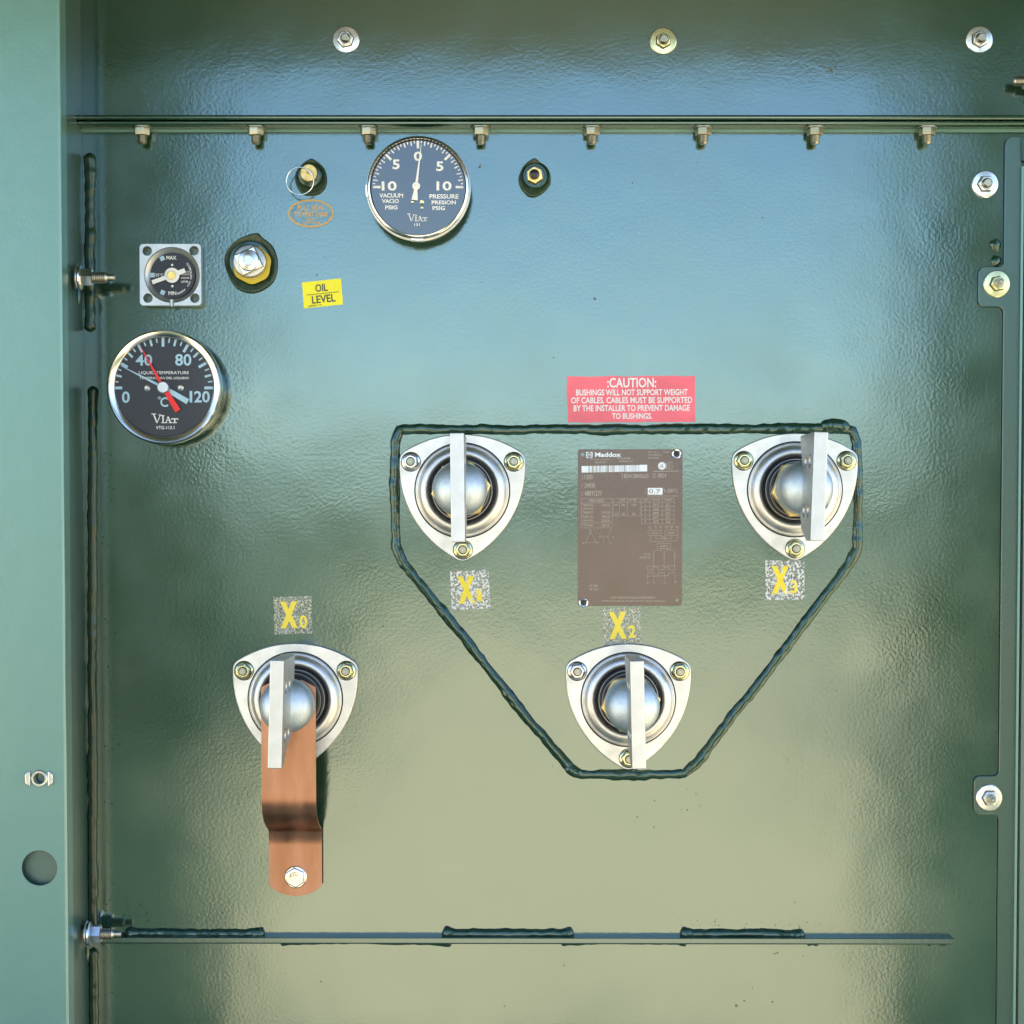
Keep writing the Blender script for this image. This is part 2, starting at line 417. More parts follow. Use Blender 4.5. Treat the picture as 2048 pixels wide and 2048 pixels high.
# flat bar across the bottom with its stitch welds
xa, ya = f0.at(205, 1884); xb, yb = f0.at(1902, 1884)
BZ = 14.0
y_mid = (f0.at(1035, 1878, 0)[1])
b = MB()
y_t0, y_b0 = f0.at(1035, 1867, 0)[1], f0.at(1035, 1888, BZ)[1]
prof = [(0, y_b0 - 0.6), (BZ - 2.4, y_b0 - 0.6), (BZ - 0.9, y_b0 - 0.1), (BZ, y_b0 + 1.1), (BZ, y_b0 + 5.4), (BZ - 0.5, y_b0 + 5.9), (0, y_b0 + 5.9)]
v = [(x, p[1] + (0.6 if x < 0 else -0.6), p[0]) for x in (xa, xb) for p in prof]; k = len(prof)
b.add(v, [(i, k + i, k + i + 1, i + 1) for i in range(k - 1)] + [tuple(range(k)), tuple(range(2 * k - 1, k - 1, -1))], True)
b.build('flat_bar', M['bracket'], tank, sharp=20)
ytop = y_b0 + 7.6
for x0, x1, s in ((250, 530, 31), (884, 1148, 32), (1360, 1610, 33)):
    a = f0.at(x0, 1862)[0]; c = f0.at(x1, 1862)[0]
    weld([(a, ytop + 0.3), ((a + c) / 2, ytop), (c, ytop - 0.3)], 4.4, seed=s, z=3.0, blob=0.45)
for x0, x1, s in ((560, 905, 34), (1120, 1375, 35), (1610, 1640, 36), (1850, 1896, 37)):
    a = f0.at(x0, 1890)[0]; c = f0.at(x1, 1890)[0]
    weld([(a, y_b0 - 0.3), ((a + c) / 2, y_b0 + 0.8), (c, y_b0 - 0.9)], 3.3, seed=s, z=2.0, blob=0.5)

# weld spatter: tiny drops under the paint
b = MB()
def drop(px, py, r):
    x, y = f0.at(px, py); b.ball((x, y, 0.1), r, 8, 0.8)
for i in range(70): drop(205 + abs(random.gauss(0, 22)), random.uniform(880, 2040), random.uniform(0.4, 0.95))
for i in range(26): drop(random.uniform(200, 300), random.uniform(1800, 1862), random.uniform(0.35, 0.8))
for i in range(55): drop(random.uniform(210, 1850), random.uniform(290, 2030), random.uniform(0.3, 0.75))
for i in range(26): drop(random.gauss(1735, 14), random.uniform(880, 1200), random.uniform(0.35, 0.8))
for i in range(22): drop(random.uniform(1060, 1400), random.uniform(1570, 1640) if i % 2 else random.uniform(1500, 1540), random.uniform(0.35, 0.7))
for i in range(30): drop(random.uniform(1360, 1640), random.gauss(1848, 5), random.uniform(0.3, 0.6))
for i in range(12): drop(random.uniform(1935, 1965), random.uniform(1780, 1900), random.uniform(0.3, 0.6))
tag(b.build('weld_spatter', M['weld'], tank), kind='stuff')
b = MB()
for x_, y_, n_, sp_ in ((1665, 136, 6, 9), (676, 124, 4, 7), (1190, 597, 1, 1), (1166, 270, 3, 12), (970, 330, 2, 6), (1480, 1990, 4, 30), (1560, 1905, 3, 25)):
    for i in range(n_):
        x, y = f0.at(x_ + random.gauss(0, sp_), y_ + random.gauss(0, sp_ * .6)); rr = random.uniform(0.5, 1.5); pp = []
        for k in range(9):
            a = 2 * math.pi * k / 9; q = rr * random.uniform(.5, 1.1); pp.append((x + q * math.cos(a) * 1.3, y + q * math.sin(a)))
        b.prism(pp, 0.1 if y_ > 240 else 1.5, 0.45 if y_ > 240 else 1.9, 0.1)
tag(b.build('paint_blemish', M['scrape'], tank), kind='stuff')
# two lumps of weld by the right hand bracket
b = MB(); x, y = f0.at(1990, 490)
for k, (dx, dy, r) in enumerate(((0, 0, 6), (1, -16, 5.5))):
    b.ball((x + dx, y + dy, 0.2), r, 18, 0.5)
b.v = [(p[0] + 1.2 * noise.noise(Vector(p) * 0.4), p[1] + 2.4 * noise.noise(Vector(p) * 0.3 + Vector((4, 0, 0))), p[2]) for p in b.v]
b.build('weld_lump', M['weld'], tank)

# ------------------------------------------------------------------ left post (channel with lip, hole and clip nut)
fp = Frame(60, 1045, 0.100)
post = thing('divider_post', fp, 'tall pale green sheet metal post standing proud along the left edge', 'post')
ox = fp.o.x * 1000
XE = -430.5
def hole_plate(b, x0, x1, y0, y1, holes, z0, z1, n=32):
    """plate with round holes in one column, cut by horizontal bands"""
    ys = [y0]
    for (cx, cy, r) in holes: ys += [cy - r * 1.5, cy + r * 1.5]
    ys.append(y1)
    for i in range(0, len(ys), 2):
        v = [(x0, ys[i], z1), (x1, ys[i], z1), (x1, ys[i + 1], z1), (x0, ys[i + 1], z1)]
        b.add(v, [(0, 1, 2, 3)])
    for (cx, cy, r) in holes:
        A = cy - r * 1.5; B = cy + r * 1.5
        ring = [(cx + r * math.cos(2 * math.pi * i / n), cy + r * math.sin(2 * math.pi * i / n)) for i in range(n)]
        outer = []
        for i in range(n):
            a = 2 * math.pi * i / n; dx, dy = math.cos(a), math.sin(a)
            t = []
            if dx > 1e-6: t.append((x1 - cx) / dx)
            if dx < -1e-6: t.append((x0 - cx) / dx)
            if dy > 1e-6: t.append((B - cy) / dy)
            if dy < -1e-6: t.append((A - cy) / dy)
            t = min(t); outer.append((cx + dx * t, cy + dy * t))
        v = [(p[0], p[1], z1) for p in ring] + [(p[0], p[1], z1) for p in outer] + [(p[0], p[1], z0) for p in ring]
        f = [(i, n + i, n + (i + 1) % n, (i + 1) % n) for i in range(n)] + [((i + 1) % n, 2 * n + (i + 1) % n, 2 * n + i, i) for i in range(n)]
        b.add(v, f)
        for cxn, cyn in ((x0, A), (x1, A), (x1, B), (x0, B)):   # corner triangles the rays miss
            near = sorted(range(n), key=lambda i: (outer[i][0] - cxn) ** 2 + (outer[i][1] - cyn) ** 2)[:2]
            p, q = outer[near[0]], outer[near[1]]
            if abs(p[0] - q[0]) > 1e-6 and abs(p[1] - q[1]) > 1e-6:
                tri = [(p[0], p[1], z1), (q[0], q[1], z1), (cxn, cyn, z1)]
                ar = (q[0] - p[0]) * (cyn - p[1]) - (q[1] - p[1]) * (cxn - p[0])
                b.add(tri if ar > 0 else [tri[1], tri[0], tri[2]], [(0, 1, 2)])
h1 = fp.at(79, 1736); h2 = fp.at(79, 1557)
RC = 2.6
b = MB(); xe = XE - ox
hole_plate(b, -120, xe - RC, -900, 660, [(h1[0], h1[1], 36 * fp.k()), (h2[0], h2[1], 17 * fp.k())], -2.2, 0)
n = 8
v = []; 
for i in range(n + 1):
    a = math.pi / 2 * i / n
    v += [(xe - RC + RC * math.sin(a), -900, -RC + RC * math.cos(a)), (xe - RC + RC * math.sin(a), 660, -RC + RC * math.cos(a))]
b.add(v, [(2 * i, 2 * i + 2, 2 * i + 3, 2 * i + 1) for i in range(n)], True)
b.build('front_flange', M['post'], post, sharp=60)
b = MB(); b.box(xe - 1.5, xe, -900, 660, -24, -RC); b.build('lip', M['post'], post)
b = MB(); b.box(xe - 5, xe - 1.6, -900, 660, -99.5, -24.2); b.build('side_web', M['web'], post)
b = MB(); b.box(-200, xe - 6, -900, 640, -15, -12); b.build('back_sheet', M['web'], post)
# clip nut in the upper hole
b = MB(); cx, cy = h2; k = fp.k()
b.lathe([(17 * k, -1.5), (17 * k, 1.0), (15.5 * k, 1.8), (11.6 * k, 1.8), (11.2 * k, 0.5), (11.2 * k, -8)], 32, cx, cy, cap1=False)
nut = b.build('clip_nut', M['zinc'], post)
b = MB()
for s in (-1, 1):
    q = [(cx + s * 18 * k, cy - 15 * k), (cx + s * 24 * k, cy - 13 * k), (cx + s * 28 * k, cy - 8 * k), (cx + s * 28 * k, cy + 8 * k), (cx + s * 24 * k, cy + 13 * k), (cx + s * 18 * k, cy + 15 * k)]
    if s < 0: q = q[::-1]
    b.prism(q, 0.2, 2.6, 0.8)
b.build('clip_leg', M['zinc'], nut)

# ------------------------------------------------------------------ right bracket strip and the frame beyond
fb = Frame(2040, 1045)
br = thing('side_bracket', fb, 'narrow dark green strip with two rounded bolt tabs along the right edge', 'bracket')
def P(px, py): return fb.at(px, py, 2.0)
def fil(c, r, a0, a1, n=6):
    x, y = c; return [(x + r * math.cos(R(a0 + (a1 - a0) * i / n)), y + r * math.sin(R(a0 + (a1 - a0) * i / n))) for i in range(n + 1)]
def px(xx, yy): return P(xx, yy)
xl_t = px(2012, 280)[0]; xl_m = px(2005, 640)[0]; xl_l = px(1995, 1500)[0]
xt1 = px(1956, 567)[0]; xt2 = px(1960, 1590)[0]
xr = fb.at(2042, 280, 2)[0]
yT = px(2030, 274)[1]; y1 = px(2000, 534)[1]; y2 = px(2000, 614)[1]; y3 = px(2000, 1552)[1]; y4 = px(2000, 1628)[1]
xl = xl_m + 0.3
out = []
out += [(xr, yT)]
out += fil((xl + 8, yT - 8), 8, 90, 180)
out += fil((xl - 6, y1 + 6), 6, 0, -90)
out += fil((xt1 + 6, y1 - 6), 6, 90, 180)
out += fil((xt1 + 6, y2 + 6), 6, 180, 270)
out += fil((xl - 6, y2 - 6), 6, 90, 0)
out += fil((xl - 6, y3 + 6), 6, 0, -90)
out += fil((xt1 + 6, y3 - 6), 6, 90, 180)
out += fil((xt1 + 6, y4 + 6), 6, 180, 270)
out += fil((xl - 6, y4 - 6), 6, 90, 0)
out += [(xl, -880), (xr, -880)]
b = MB(); b.prism(out, 2.0, 4.4, 0.6); b.build('bracket_strip', M['bracket'], br)
b = MB(); b.box(xr - 0.5, xr + 1.8, -880, yT - 30, 4.5, 8.0); b.build('folded_edge', M['post'], br)
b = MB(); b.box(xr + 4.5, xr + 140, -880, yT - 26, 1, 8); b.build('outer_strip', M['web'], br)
b = MB(); b.box(xr - 0.5, xr + 140, yT - 24, yT - 1, 4.5, 7.5); b.build('corner_tab', M['plate'], br)

# ------------------------------------------------------------------ nuts on washers
def washer_nut(fr, label, r_w=13.3, mw='zinc', mn='zinc', cap=False, hr=7.9, rot=0.2, name='flange_nut', group='nuts on wide washers', cone=False):
    t = thing(name, fr, label, 'nut', group)
    b = MB(); b.lathe([(r_w, 0.1), (r_w, 1.6), (r_w - 0.7, 2.3), (hr * 0.8, 2.9)], 48); b.build('washer', M[mw], t)
    b = MB()
    hexa = ngon(6, hr, 0, 0, rot); b.prism(hexa, 2.0, 8.2, 0.9); nt = b.build('nut', M[mn], t, sharp=25)
    b = MB(); b.prism(ngon(6, hr + 0.9, 0, 0, rot), 2.0, 3.1, 0); b.build('seat_shade', M['grime_shade'], nt)  # brown outline painting in the shade at the foot of the nut
    b = MB()
    if cone:
        b.lathe([(hr * .62, 8.25), (hr * .60, 8.8), (hr * .50, 8.8), (hr * .46, 8.4), (4.2, 8.3), (4.2, 14), (3.5, 14.8), (2.4, 14.8), (2.2, 22.5), (1.6, 23), (1.3, 23), (1.0, 21.5)], 28)
    else:
        b.lathe([(5.2, 8.25), (5.1, 8.7), (4.9, 8.6), (4.3, 8.5)] + sum([[(4.5, 8.6 + i), (4.1, 9.1 + i)] for i in range(4)], []) + [(3.9, 12.7), (3.3, 13.2)], 28)
    b.build('stud', M['stud'], t)
    return t
g = 'nuts on wide washers'
w1 = washer_nut(Frame(692, 80), 'silver nut on a wide washer, left one of the three along the top')
w2 = washer_nut(Frame(1326, 83), 'yellow green tinted nut and washer in the middle of the top row', mw='yzinc', mn='yzinc', hr=7.3, rot=0.5)
w3 = copy_thing(w1, Frame(1958, 80), 'silver nut on a wide washer in the upper right corner of the tank', 0.3)
w4 = copy_thing(w1, Frame(1970, 369), 'silver nut on a wide washer at right just below the bolted seam', -0.2)
w5 = washer_nut(Frame(1993, 568, 0.0044), 'yellow chromate washer and nut on the upper tab of the right bracket', mw='yzinc', mn='yzinc', hr=7.3, cone=True)
w6 = washer_nut(Frame(1978, 1595, 0.0044), 'silver washer and nut on the lower tab of the right bracket', hr=7.6, cone=True, rot=0.0)

# ------------------------------------------------------------------ row of bolts hanging under the seam
def seam_bolt(fr, label):
    t = thing('hanging_bolt', fr, label, 'bolt', 'bolts hanging under the seam')
    def cyl(prof, m, name, hexa=None):
        b = MB()
        if hexa:
            b.prism(ngon(6, hexa, 0, 0, R(random.choice((0, 12, -14)))), prof[0], prof[1], 0.8)
        else: b.lathe(prof, 24, cap0=True)
        b.v = [(p[0], -p[2], p[1] + 14.5) for p in b.v]      # axis pointing down
        return b.build(name, m, t, sharp=28)
    cyl([(9.6, 0.1), (9.6, 0.9), (9.0, 1.3)], M['stud'], 'washer')
    cyl((1.4, 8.4), M['nutsteel'], 'nut', 8.0)
    pr = [(4.9, 8.5)]
    z = 8.6
    while z < 15.6: pr += [(4.95, z), (4.2, z + 0.7)]; z += 1.3
    cyl(pr + [(3.8, z), (3.2, z + 0.5)], M['stud'], 'stud')
    return t
xs = (283, 511, 736, 961, 1184, 1407, 1631, 1855)
lab = ['zinc bolt under the seam, first from the left, above the square gauge', 'second bolt from the left under the seam, above the pull ring plug',
       'third bolt under the seam, just left of the round pressure gauge', 'fourth bolt under the seam, just right of the round pressure gauge',
       'fifth bolt from the left under the seam, right of the black capped brass valve', 'sixth bolt from the left under the seam, third from the right',
       'seventh bolt from the left under the seam, second from the right', 'last bolt at the right end of the seam']
y_lip = 389.2
sb = None
for i, x in enumerate(xs):
    q = f0.at(x, 262, 17)
    fr = Frame(x, 262); fr.o = Vector((q[0] / 1000, 0.0, 1.0 + y_lip / 1000))
    if sb is None: sb = seam_bolt(fr, lab[0])
    else:
        c = copy_thing(sb, fr, lab[i])

# ------------------------------------------------------------------ horizontal bolts through the post
def side_bolt(px_, py_, d, label, px_tip):
    fr = Frame(px_, py_, d); t = thing('long_bolt', fr, label, 'bolt', 'long bolts through the post')
    L = fr.at(px_tip, py_)[0]; x0 = fr.at(px_ - 4, py_)[0]
    def turn(b): b.v = [(p[2], p[1], p[0]) for p in b.v]; b.f = [f[::-1] for f in b.f]; return b
    b = MB(); b.lathe([(13.2, 1), (13.2, 2.2), (11, 3.6)], 32, cap0=True); turn(b).build('washer', M['zinc'], t)
    b = MB(); b.lathe([(12.2, 3.8), (12.0, 5.0), (9, 6.4)], 32, cap0=True); turn(b).build('flange', M['chrome'], t)
    b = MB(); b.prism(ngon(6, 9.4, 0, 0, 0.0), 6.2, 16.2, 0.7); turn(b).build('nut', M['zinc'], t, sharp=25)
    pr = [(5.0, 16.3)]; z = 16.8
    while z < L - 9: pr += [(5.7, z), (4.6, z + 1.0)]; z += 2.0
    pr += [(3.4, z + 0.5), (3.4, L - 0.6), (3.0, L)]
    b = MB(); b.lathe(pr, 24, cap0=True); turn(b).build('threaded_shank', M['stud'], t)
    b = MB(); b.tube([(3.0, -10, 5), (3.4, -18, 6), (3.4, -26, 6)], [1.8, 2.2, 1.0], 8, flat=0.6); b.build('paint_drip', M['weld'], t)
    return t
side_bolt(152, 555, 0.045, 'long threaded bolt sticking out of the left post beside the square level gauge', 230)
side_bolt(170, 1868, 0.030, 'long threaded bolt low on the left post at the end of the flat bar', 243)
# bolt on the right edge
fr = Frame(2052, 162, 0.02); t = thing('edge_bolt', fr, 'brass coloured bolt poking in at the right edge above the seam', 'bolt')
b = MB(); b.prism(ngon(6, 8.2, 0, 0, 0), 0, 10, 0.7); b.v = [(-p[2] + 7, p[1], p[0]) for p in b.v]; b.build('nut', M['cast'], t, sharp=25)
pr = [(4.9, 0)]; z = 0.3
while z < 8.6: pr += [(5.0, z), (4.2, z + 0.8)]; z += 1.5
b = MB(); b.lathe(pr + [(3.6, z + .4)], 24, cap0=True); b.v = [(-p[2] - 2.9, p[1], p[0]) for p in b.v]; b.build('stud', M['stud'], t)
b = MB(); b.box(6, 60, -14, 11, -6, 6); b.build('bracket', M['web'], t)

# ------------------------------------------------------------------ round gauges
def emblem(b, cx, cy, w, h, z):
    """the maker's mark: a large V, then I, A and a low T, all serifed"""
    def X(u): return cx + (u - 0.5) * w
    def Y(v): return cy + (0.5 - v) * h
    s = w * 0.045; t = w * 0.028
    def line(u0, v0, u1, v1, ww): b.seg(X(u0), Y(v0), X(u1), Y(v1), ww, z)
    line(0.00, 0.03, 0.17, 0.03, t); line(0.27, 0.12, 0.40, 0.16, t)
    line(0.08, 0.03, 0.21, 1.0, s); line(0.21, 1.0, 0.335, 0.14, t * 0.9)
    line(0.37, 0.22, 0.50, 0.22, t); line(0.435, 0.22, 0.435, 0.97, s); line(0.37, 0.97, 0.51, 0.97, t)
    line(0.62, 0.30, 0.545, 0.97, t * 0.9); line(0.62, 0.30, 0.72, 0.97, s); line(0.56, 0.72, 0.69, 0.72, t); line(0.51, 0.97, 0.59, 0.97, t); line(0.65, 0.97, 0.78, 0.97, t)
    line(0.75, 0.55, 1.0, 0.55, t * 1.2); line(0.875, 0.55, 0.875, 0.97, s); line(0.80, 0.97, 0.96, 0.97, t); line(0.765, 0.55, 0.745, 0.66, t); line(0.985, 0.55, 0.995, 0.66, t)

# temperature gauge
fr = Frame(330, 771); t = thing('temperature_gauge', fr, 'round navy dial thermometer with polished steel bezel and red and pale blue pointers', 'gauge')
ZF = 40.0; k = fr.k(ZF)
cx, cy = fr.at(327, 774, ZF)
Ro = 114.5 * k; Ri = 98.5 * k
b = MB(); b.lathe([(Ro * .90, 0.5), (Ro * .93, ZF - 17), (Ro * .985, ZF - 15), (Ro, ZF - 12), (Ro, ZF - 4), (Ro - 0.6, ZF - 1.6), (Ro - 2.0, ZF), (Ri + 1.5, ZF - 1.2), (Ri, ZF - 2.5), (Ri - .2, ZF - 6)], 96, cx, cy, cap1=False)
b.build('bezel', M['bezel'], t, sharp=50)
ZD = ZF - 5.5
b = MB(); b.disc(cx, cy, Ri + 0.5, ZD, 96); dial = b.build('dial_face', M['dial'], t)
def C2(x, y, z=ZD): return fr.at(180 + x / 6.9, 640 + y / 6.9, z)
kk = fr.k(ZD); u = kk / 6.9
tcx, tcy = C2(1012, 937)
b = MB(); zt = ZD + 0.25
for i in range(25):
    a = R(180 - 7.5 * i); maj = i % 4 == 0; mid = i % 2 == 0
    r1 = (682 if True else 0) * u; r0 = (565 if maj else (592 if mid else 622)) * u
    w = (38 if maj else (30 if mid else 20)) * u
    b.seg(tcx + r0 * math.cos(a), tcy + r0 * math.sin(a), tcx + r1 * math.cos(a), tcy + r1 * math.sin(a), w, zt)
def T2(s, x0, y0, x1, y1, bold=0.0):
    p = C2(x0, y0); q = C2(x1, y1); b.text(s, p[0], q[1], q[0], p[1], zt, bold)
T2('40', 630, 475, 860, 632, .02); T2('80', 1175, 468, 1400, 632, .02); T2('0', 440, 985, 550, 1145, .02); T2('20', 1438, 980, 1655, 1140, .02)
p = C2(1393, 980); q = C2(1393, 1138); b.seg(p[0], p[1], q[0], q[1], 36 * u, zt)
T2('C', 970, 1065, 1080, 1200, .02); p = C2(958, 1075); b.arc(p[0], p[1], 10 * u, 19 * u, zt, n=16)
b.build('dial_print', M['paleblue'], dial)
b = MB(); T2('LIQUID TEMPERATURE', 675, 707, 1365, 755); T2('TEMPERATURA DEL LIQUIDO', 685, 785, 1365, 822, .004); T2('VTG-113.1', 910, 1463, 1165, 1508, .01)
p = C2(1032, 1357); emblem(b, p[0], p[1], 367 * u, 127 * u, zt)
b.build('lettering', M['white'], dial)
for sx, sy in ((792, 940), (1252, 935)):
    p = C2(sx, sy); b = MB(); b.lathe([(45 * u, ZD + .1), (43 * u, ZD + 1.2), (30 * u, ZD + 2.0), (10 * u, ZD + 1.3)], 20, *p); b.build('dial_screw', M['cast'], t)
def pointer(name, m, pts, z, th=0.6):
    b = MB(); b.prism(pts, z - th, z, 0); return b.build(name, M[m], t)
hb = C2(1005, 925, ZF - 1)
def dirpoly(c, tip, tail, wt, w0, w1, wl, wl2=None):
    d = Vector((tip[0] - c[0], tip[1] - c[1])); L = d.length; d.normalize(); nn = Vector((-d.y, d.x)); c = Vector(c)
    e = Vector((tail[0] - c.x, tail[1] - c.y)); L2 = e.length; e.normalize(); n2 = Vector((-e.y, e.x))
    one = [c + nn * w0 / 2, c + d * L + nn * wt / 2, c + d * L - nn * wt / 2, c - nn * w0 / 2]
    two = [c + n2 * w1 / 2, c + e * L2 + n2 * wl / 2, c + e * L2 - n2 * wl / 2, c - n2 * w1 / 2]
    return [tuple(p) for p in one][::-1], [tuple(p) for p in two][::-1]
zw = ZD + 2.2
for nm, m_, tip, tail, wt, w0, w1, wl, z in (('pale_pointer', 'paleblue', (425, 632), (1350, 1128), 6, 40, 62, 76, ZD + 2.2), ('red_pointer', 'red', (698, 370), (1215, 1255), 7, 48, 62, 82, ZD + 3.2)):
    c = C2(1012, 930, z); a1, a2 = dirpoly(c, C2(*tip, z), C2(*tail, z), wt * u, w0 * u, w1 * u, wl * u)
    b = MB(); b.prism(a1, z - .5, z); b.prism(a2, z - .52, z + .02); b.build(nm, M[m_], t)
b = MB(); b.lathe([(92 * u, ZD + .2), (92 * u, ZD + 1.9), (78 * u, ZD + 3.4), (78 * u, ZD + 7.2), (72 * u, ZD + 7.8)], 32, *C2(1010, 930, ZD + 5)); b.build('hub', M['cast'], t)

# pressure and vacuum gauge
fr = Frame(838, 380); t = thing('pressure_gauge', fr, 'round grey dial vacuum and pressure gauge with bright rim under the seam', 'gauge')
ZF = 40.0; k = fr.k(ZF); cx, cy = fr.at(836, 374, ZF)
Ro = 101.5 * k; Ri = 93.5 * k
b = MB(); b.lathe([(Ro * .9, 0.5), (Ro * .92, ZF - 14), (Ro + 1.4, ZF - 13.5), (Ro + 1.4, ZF - 9.5), (Ro * .99, ZF - 9)], 72, cx, cy, cap1=False); b.build('case', M['cast'], t)
b = MB(); b.lathe([(Ro * .985, ZF - 9.2), (Ro, ZF - 7), (Ro, ZF - 2), (Ro - 1.4, ZF - .3), (Ro - 2.6, ZF), (Ri + 1.2, ZF - .5), (Ri + 1.0, ZF - 2)], 96, cx, cy, cap1=False); b.build('rim', M['chrome'], t, sharp=50)
for a in (176, 262):
    b = MB(); pts = []
    for i in range(9):
        w = R(a + 14 * i / 8); pts.append((cx + (Ro + 1.7) * math.cos(w), cy + (Ro + 1.7) * math.sin(w)))
    for i in range(8, -1, -1):
        w = R(a + 14 * i / 8); pts.append((cx + (Ro - .2) * math.cos(w), cy + (Ro - .2) * math.sin(w)))
    b.prism(pts, ZF - 13, ZF - 3.5, 0.5); b.build('rim_clip', M['chrome'], t)
b = MB(); b.lathe([(Ri + 1.1, ZF - 2), (Ri + .9, ZF - 6), (Ri - 1.0, ZF - 6)], 96, cx, cy, cap1=False); b.build('gasket', M['black'], t)
ZD = ZF - 5.8; b = MB(); b.disc(cx, cy, Ri, ZD, 96); dial = b.build('dial_face', M['dialglass'], t)
def C5(x, y, z=ZD): return fr.at(720 + x / 7.43, 240 + y / 7.43, z)
kk = fr.k(ZD); u = kk / 7.43; zt = ZD + .25
tx, ty = C5(862, 987)
b = MB()
for i in range(41):
    a = R(181 - 4.55 * i); maj = i % 10 == 0; lon = i % 2 == 0
    r1 = 668 * u; r0 = (555 if maj else (600 if lon else 632)) * u; w = (36 if maj else 18) * u
    b.seg(tx + r0 * math.cos(a), ty + r0 * math.sin(a), tx + r1 * math.cos(a), ty + r1 * math.sin(a), w, zt)
def T5(s, x0, y0, x1, y1, bold=0.0):
    p = C5(x0, y0); q = C5(x1, y1); b.text(s, p[0], q[1], q[0], p[1], zt, bold)
for s, bx in (('0', (800, 470, 922, 608)), ('5', (483, 588, 590, 732)), ('5', (1132, 617, 1240, 760)), ('10', (322, 912, 545, 1050)), ('10', (1137, 912, 1360, 1050)),
              ('VACUUM', (288, 1090, 640, 1155)), ('VACIO', (325, 1175, 578, 1235)), ('PSIG', (373, 1270, 558, 1330)),
              ('PRESSURE', (1032, 1103, 1465, 1170)), ('PRESION', (1065, 1195, 1425, 1255)), ('PSIG', (1078, 1280, 1263, 1340)), ('131', (805, 1535, 890, 1575))):
    T5(s, *bx, bold=0.025)
p = C5(852, 1447); emblem(b, p[0], p[1], 300 * u, 112 * u, zt)
b.build('dial_print', M['white'], dial)
zp = ZD + 2.5
b = MB(); h = C5(835, 982, zp); tip = C5(912, 365, zp)
a1, a2 = dirpoly(h, tip, C5(812, 1190, zp), 6 * u, 40 * u, 34 * u, 95 * u)
b.prism(a1, zp - .5, zp); b.prism(a2, zp - .52, zp + .02)
b.lathe([(58 * u, zp - 1.2), (58 * u, zp + .6), (20 * u, zp + .9), (16 * u, zp + 1.8)], 28, *h)
b.build('pointer', M['white'], t)
for x, y, r in ((778, 1225, 22), (920, 1225, 36), (922, 1312, 22)):
    p = C5(x, y); b = MB(); b.lathe([(r * u, ZD + .1), (r * .9 * u, ZD + .8), (r * .4 * u, ZD + .5)], 18, *p); b.build('dial_screw', M['yzinc'], t)

# square level gauge
fr = Frame(345, 552); t = thing('level_gauge', fr, 'square die cast liquid level gauge with MAX and MIN marks and white pointer', 'gauge')
ZF = 16.0; k = fr.k(ZF); cu = k / 6.0375
def C3(x, y, z=ZF): return fr.at(250 + x / 6.0375, 460 + y / 6.0375, z)
p0 = C3(180, 912); p1 = C3(918, 168)
import bmesh
def holed(outline, holes, z0, z1, name, m, par, ch=0.8):
    """front face with round holes, filled by triangulation"""
    bm = bmesh.new()
    def loop(pts, z): return [bm.verts.new((x * .001, y * .001, z * .001)) for x, y in pts]
    A = loop(outline, z1); n = len(A); edges = [bm.edges.new((A[i], A[(i + 1) % n])) for i in range(n)]
    B = loop(outline, z0)
    for i in range(n): bm.faces.new((B[i], B[(i + 1) % n], A[(i + 1) % n], A[i]))
    for cx_, cy_, r, zb in holes:
        H = loop([(cx_ + r * math.cos(2 * math.pi * i / 32), cy_ + r * math.sin(2 * math.pi * i / 32)) for i in range(32)], z1)
        D = loop([(cx_ + r * .97 * math.cos(2 * math.pi * i / 32), cy_ + r * .97 * math.sin(2 * math.pi * i / 32)) for i in range(32)], zb)
        edges += [bm.edges.new((H[i], H[(i + 1) % 32])) for i in range(32)]
        for i in range(32): f = bm.faces.new((H[i], H[(i + 1) % 32], D[(i + 1) % 32], D[i])); f.smooth = True
    bmesh.ops.triangle_fill(bm, use_beauty=True, use_dissolve=False, edges=edges)
    for f in bm.faces:
        f.smooth = True
    bmesh.ops.recalc_face_normals(bm, faces=bm.faces)
    me = bpy.data.meshes.new(name); bm.to_mesh(me); bm.free(); me.materials.append(m); me.set_sharp_from_angle(angle=R(40))
    o = bpy.data.objects.new(name, me); COL.objects.link(o); o.parent = par
    md = o.modifiers.new('bevel', 'BEVEL'); md.width = ch * .001; md.segments = 2; md.limit_method = 'ANGLE'; md.angle_limit = R(50)
    return o
hc = [C3(268, 253), C3(833, 250), C3(277, 822), C3(843, 822)]
dc = C3(567, 542)
holed(rrect(p0[0], p1[0], p0[1], p1[1], 45 * cu), [(x, y, 57 * cu, 1.0) for x, y in hc] + [(dc[0], dc[1], 335 * cu, ZF - 1.5)], 1.0, ZF, 'housing', M['cast'], t, 0.6)
b = MB(); b.lathe([(336 * cu, ZF - 1.4), (300 * cu, ZF - 3.5), (276 * cu, ZF - 6)], 64, *dc, cap1=False); b.build('sight_ring', M['cast'], t)
for x, y in hc:
    b = MB(); b.disc(x, y, 56 * cu, 1.4, 24); b.build('screw_hole', M['web'], t)
s0 = C3(565, 883); b = MB(); b.box(s0[0] - 26 * cu, s0[0] + 26 * cu, s0[1] - 40 * cu, s0[1] + 45 * cu, ZF - .6, ZF + .25); b.build('bottom_notch', M['web'], t)
b = MB(); b.box(s0[0] - 12 * cu, s0[0] + 10 * cu, s0[1] - 38 * cu, s0[1] + 43 * cu, ZF + .3, ZF + .9); b.build('notch_key', M['cast'], t)
ZD = ZF - 6.1
def C3d(x, y): return C3(x, y, ZD)
dcc = C3d(567, 545)
b = MB(); b.disc(dcc[0], dcc[1], 280 * cu, ZD, 64); dial = b.build('dial_face', M['dial'], t)
b = MB(); zt = ZD + .25
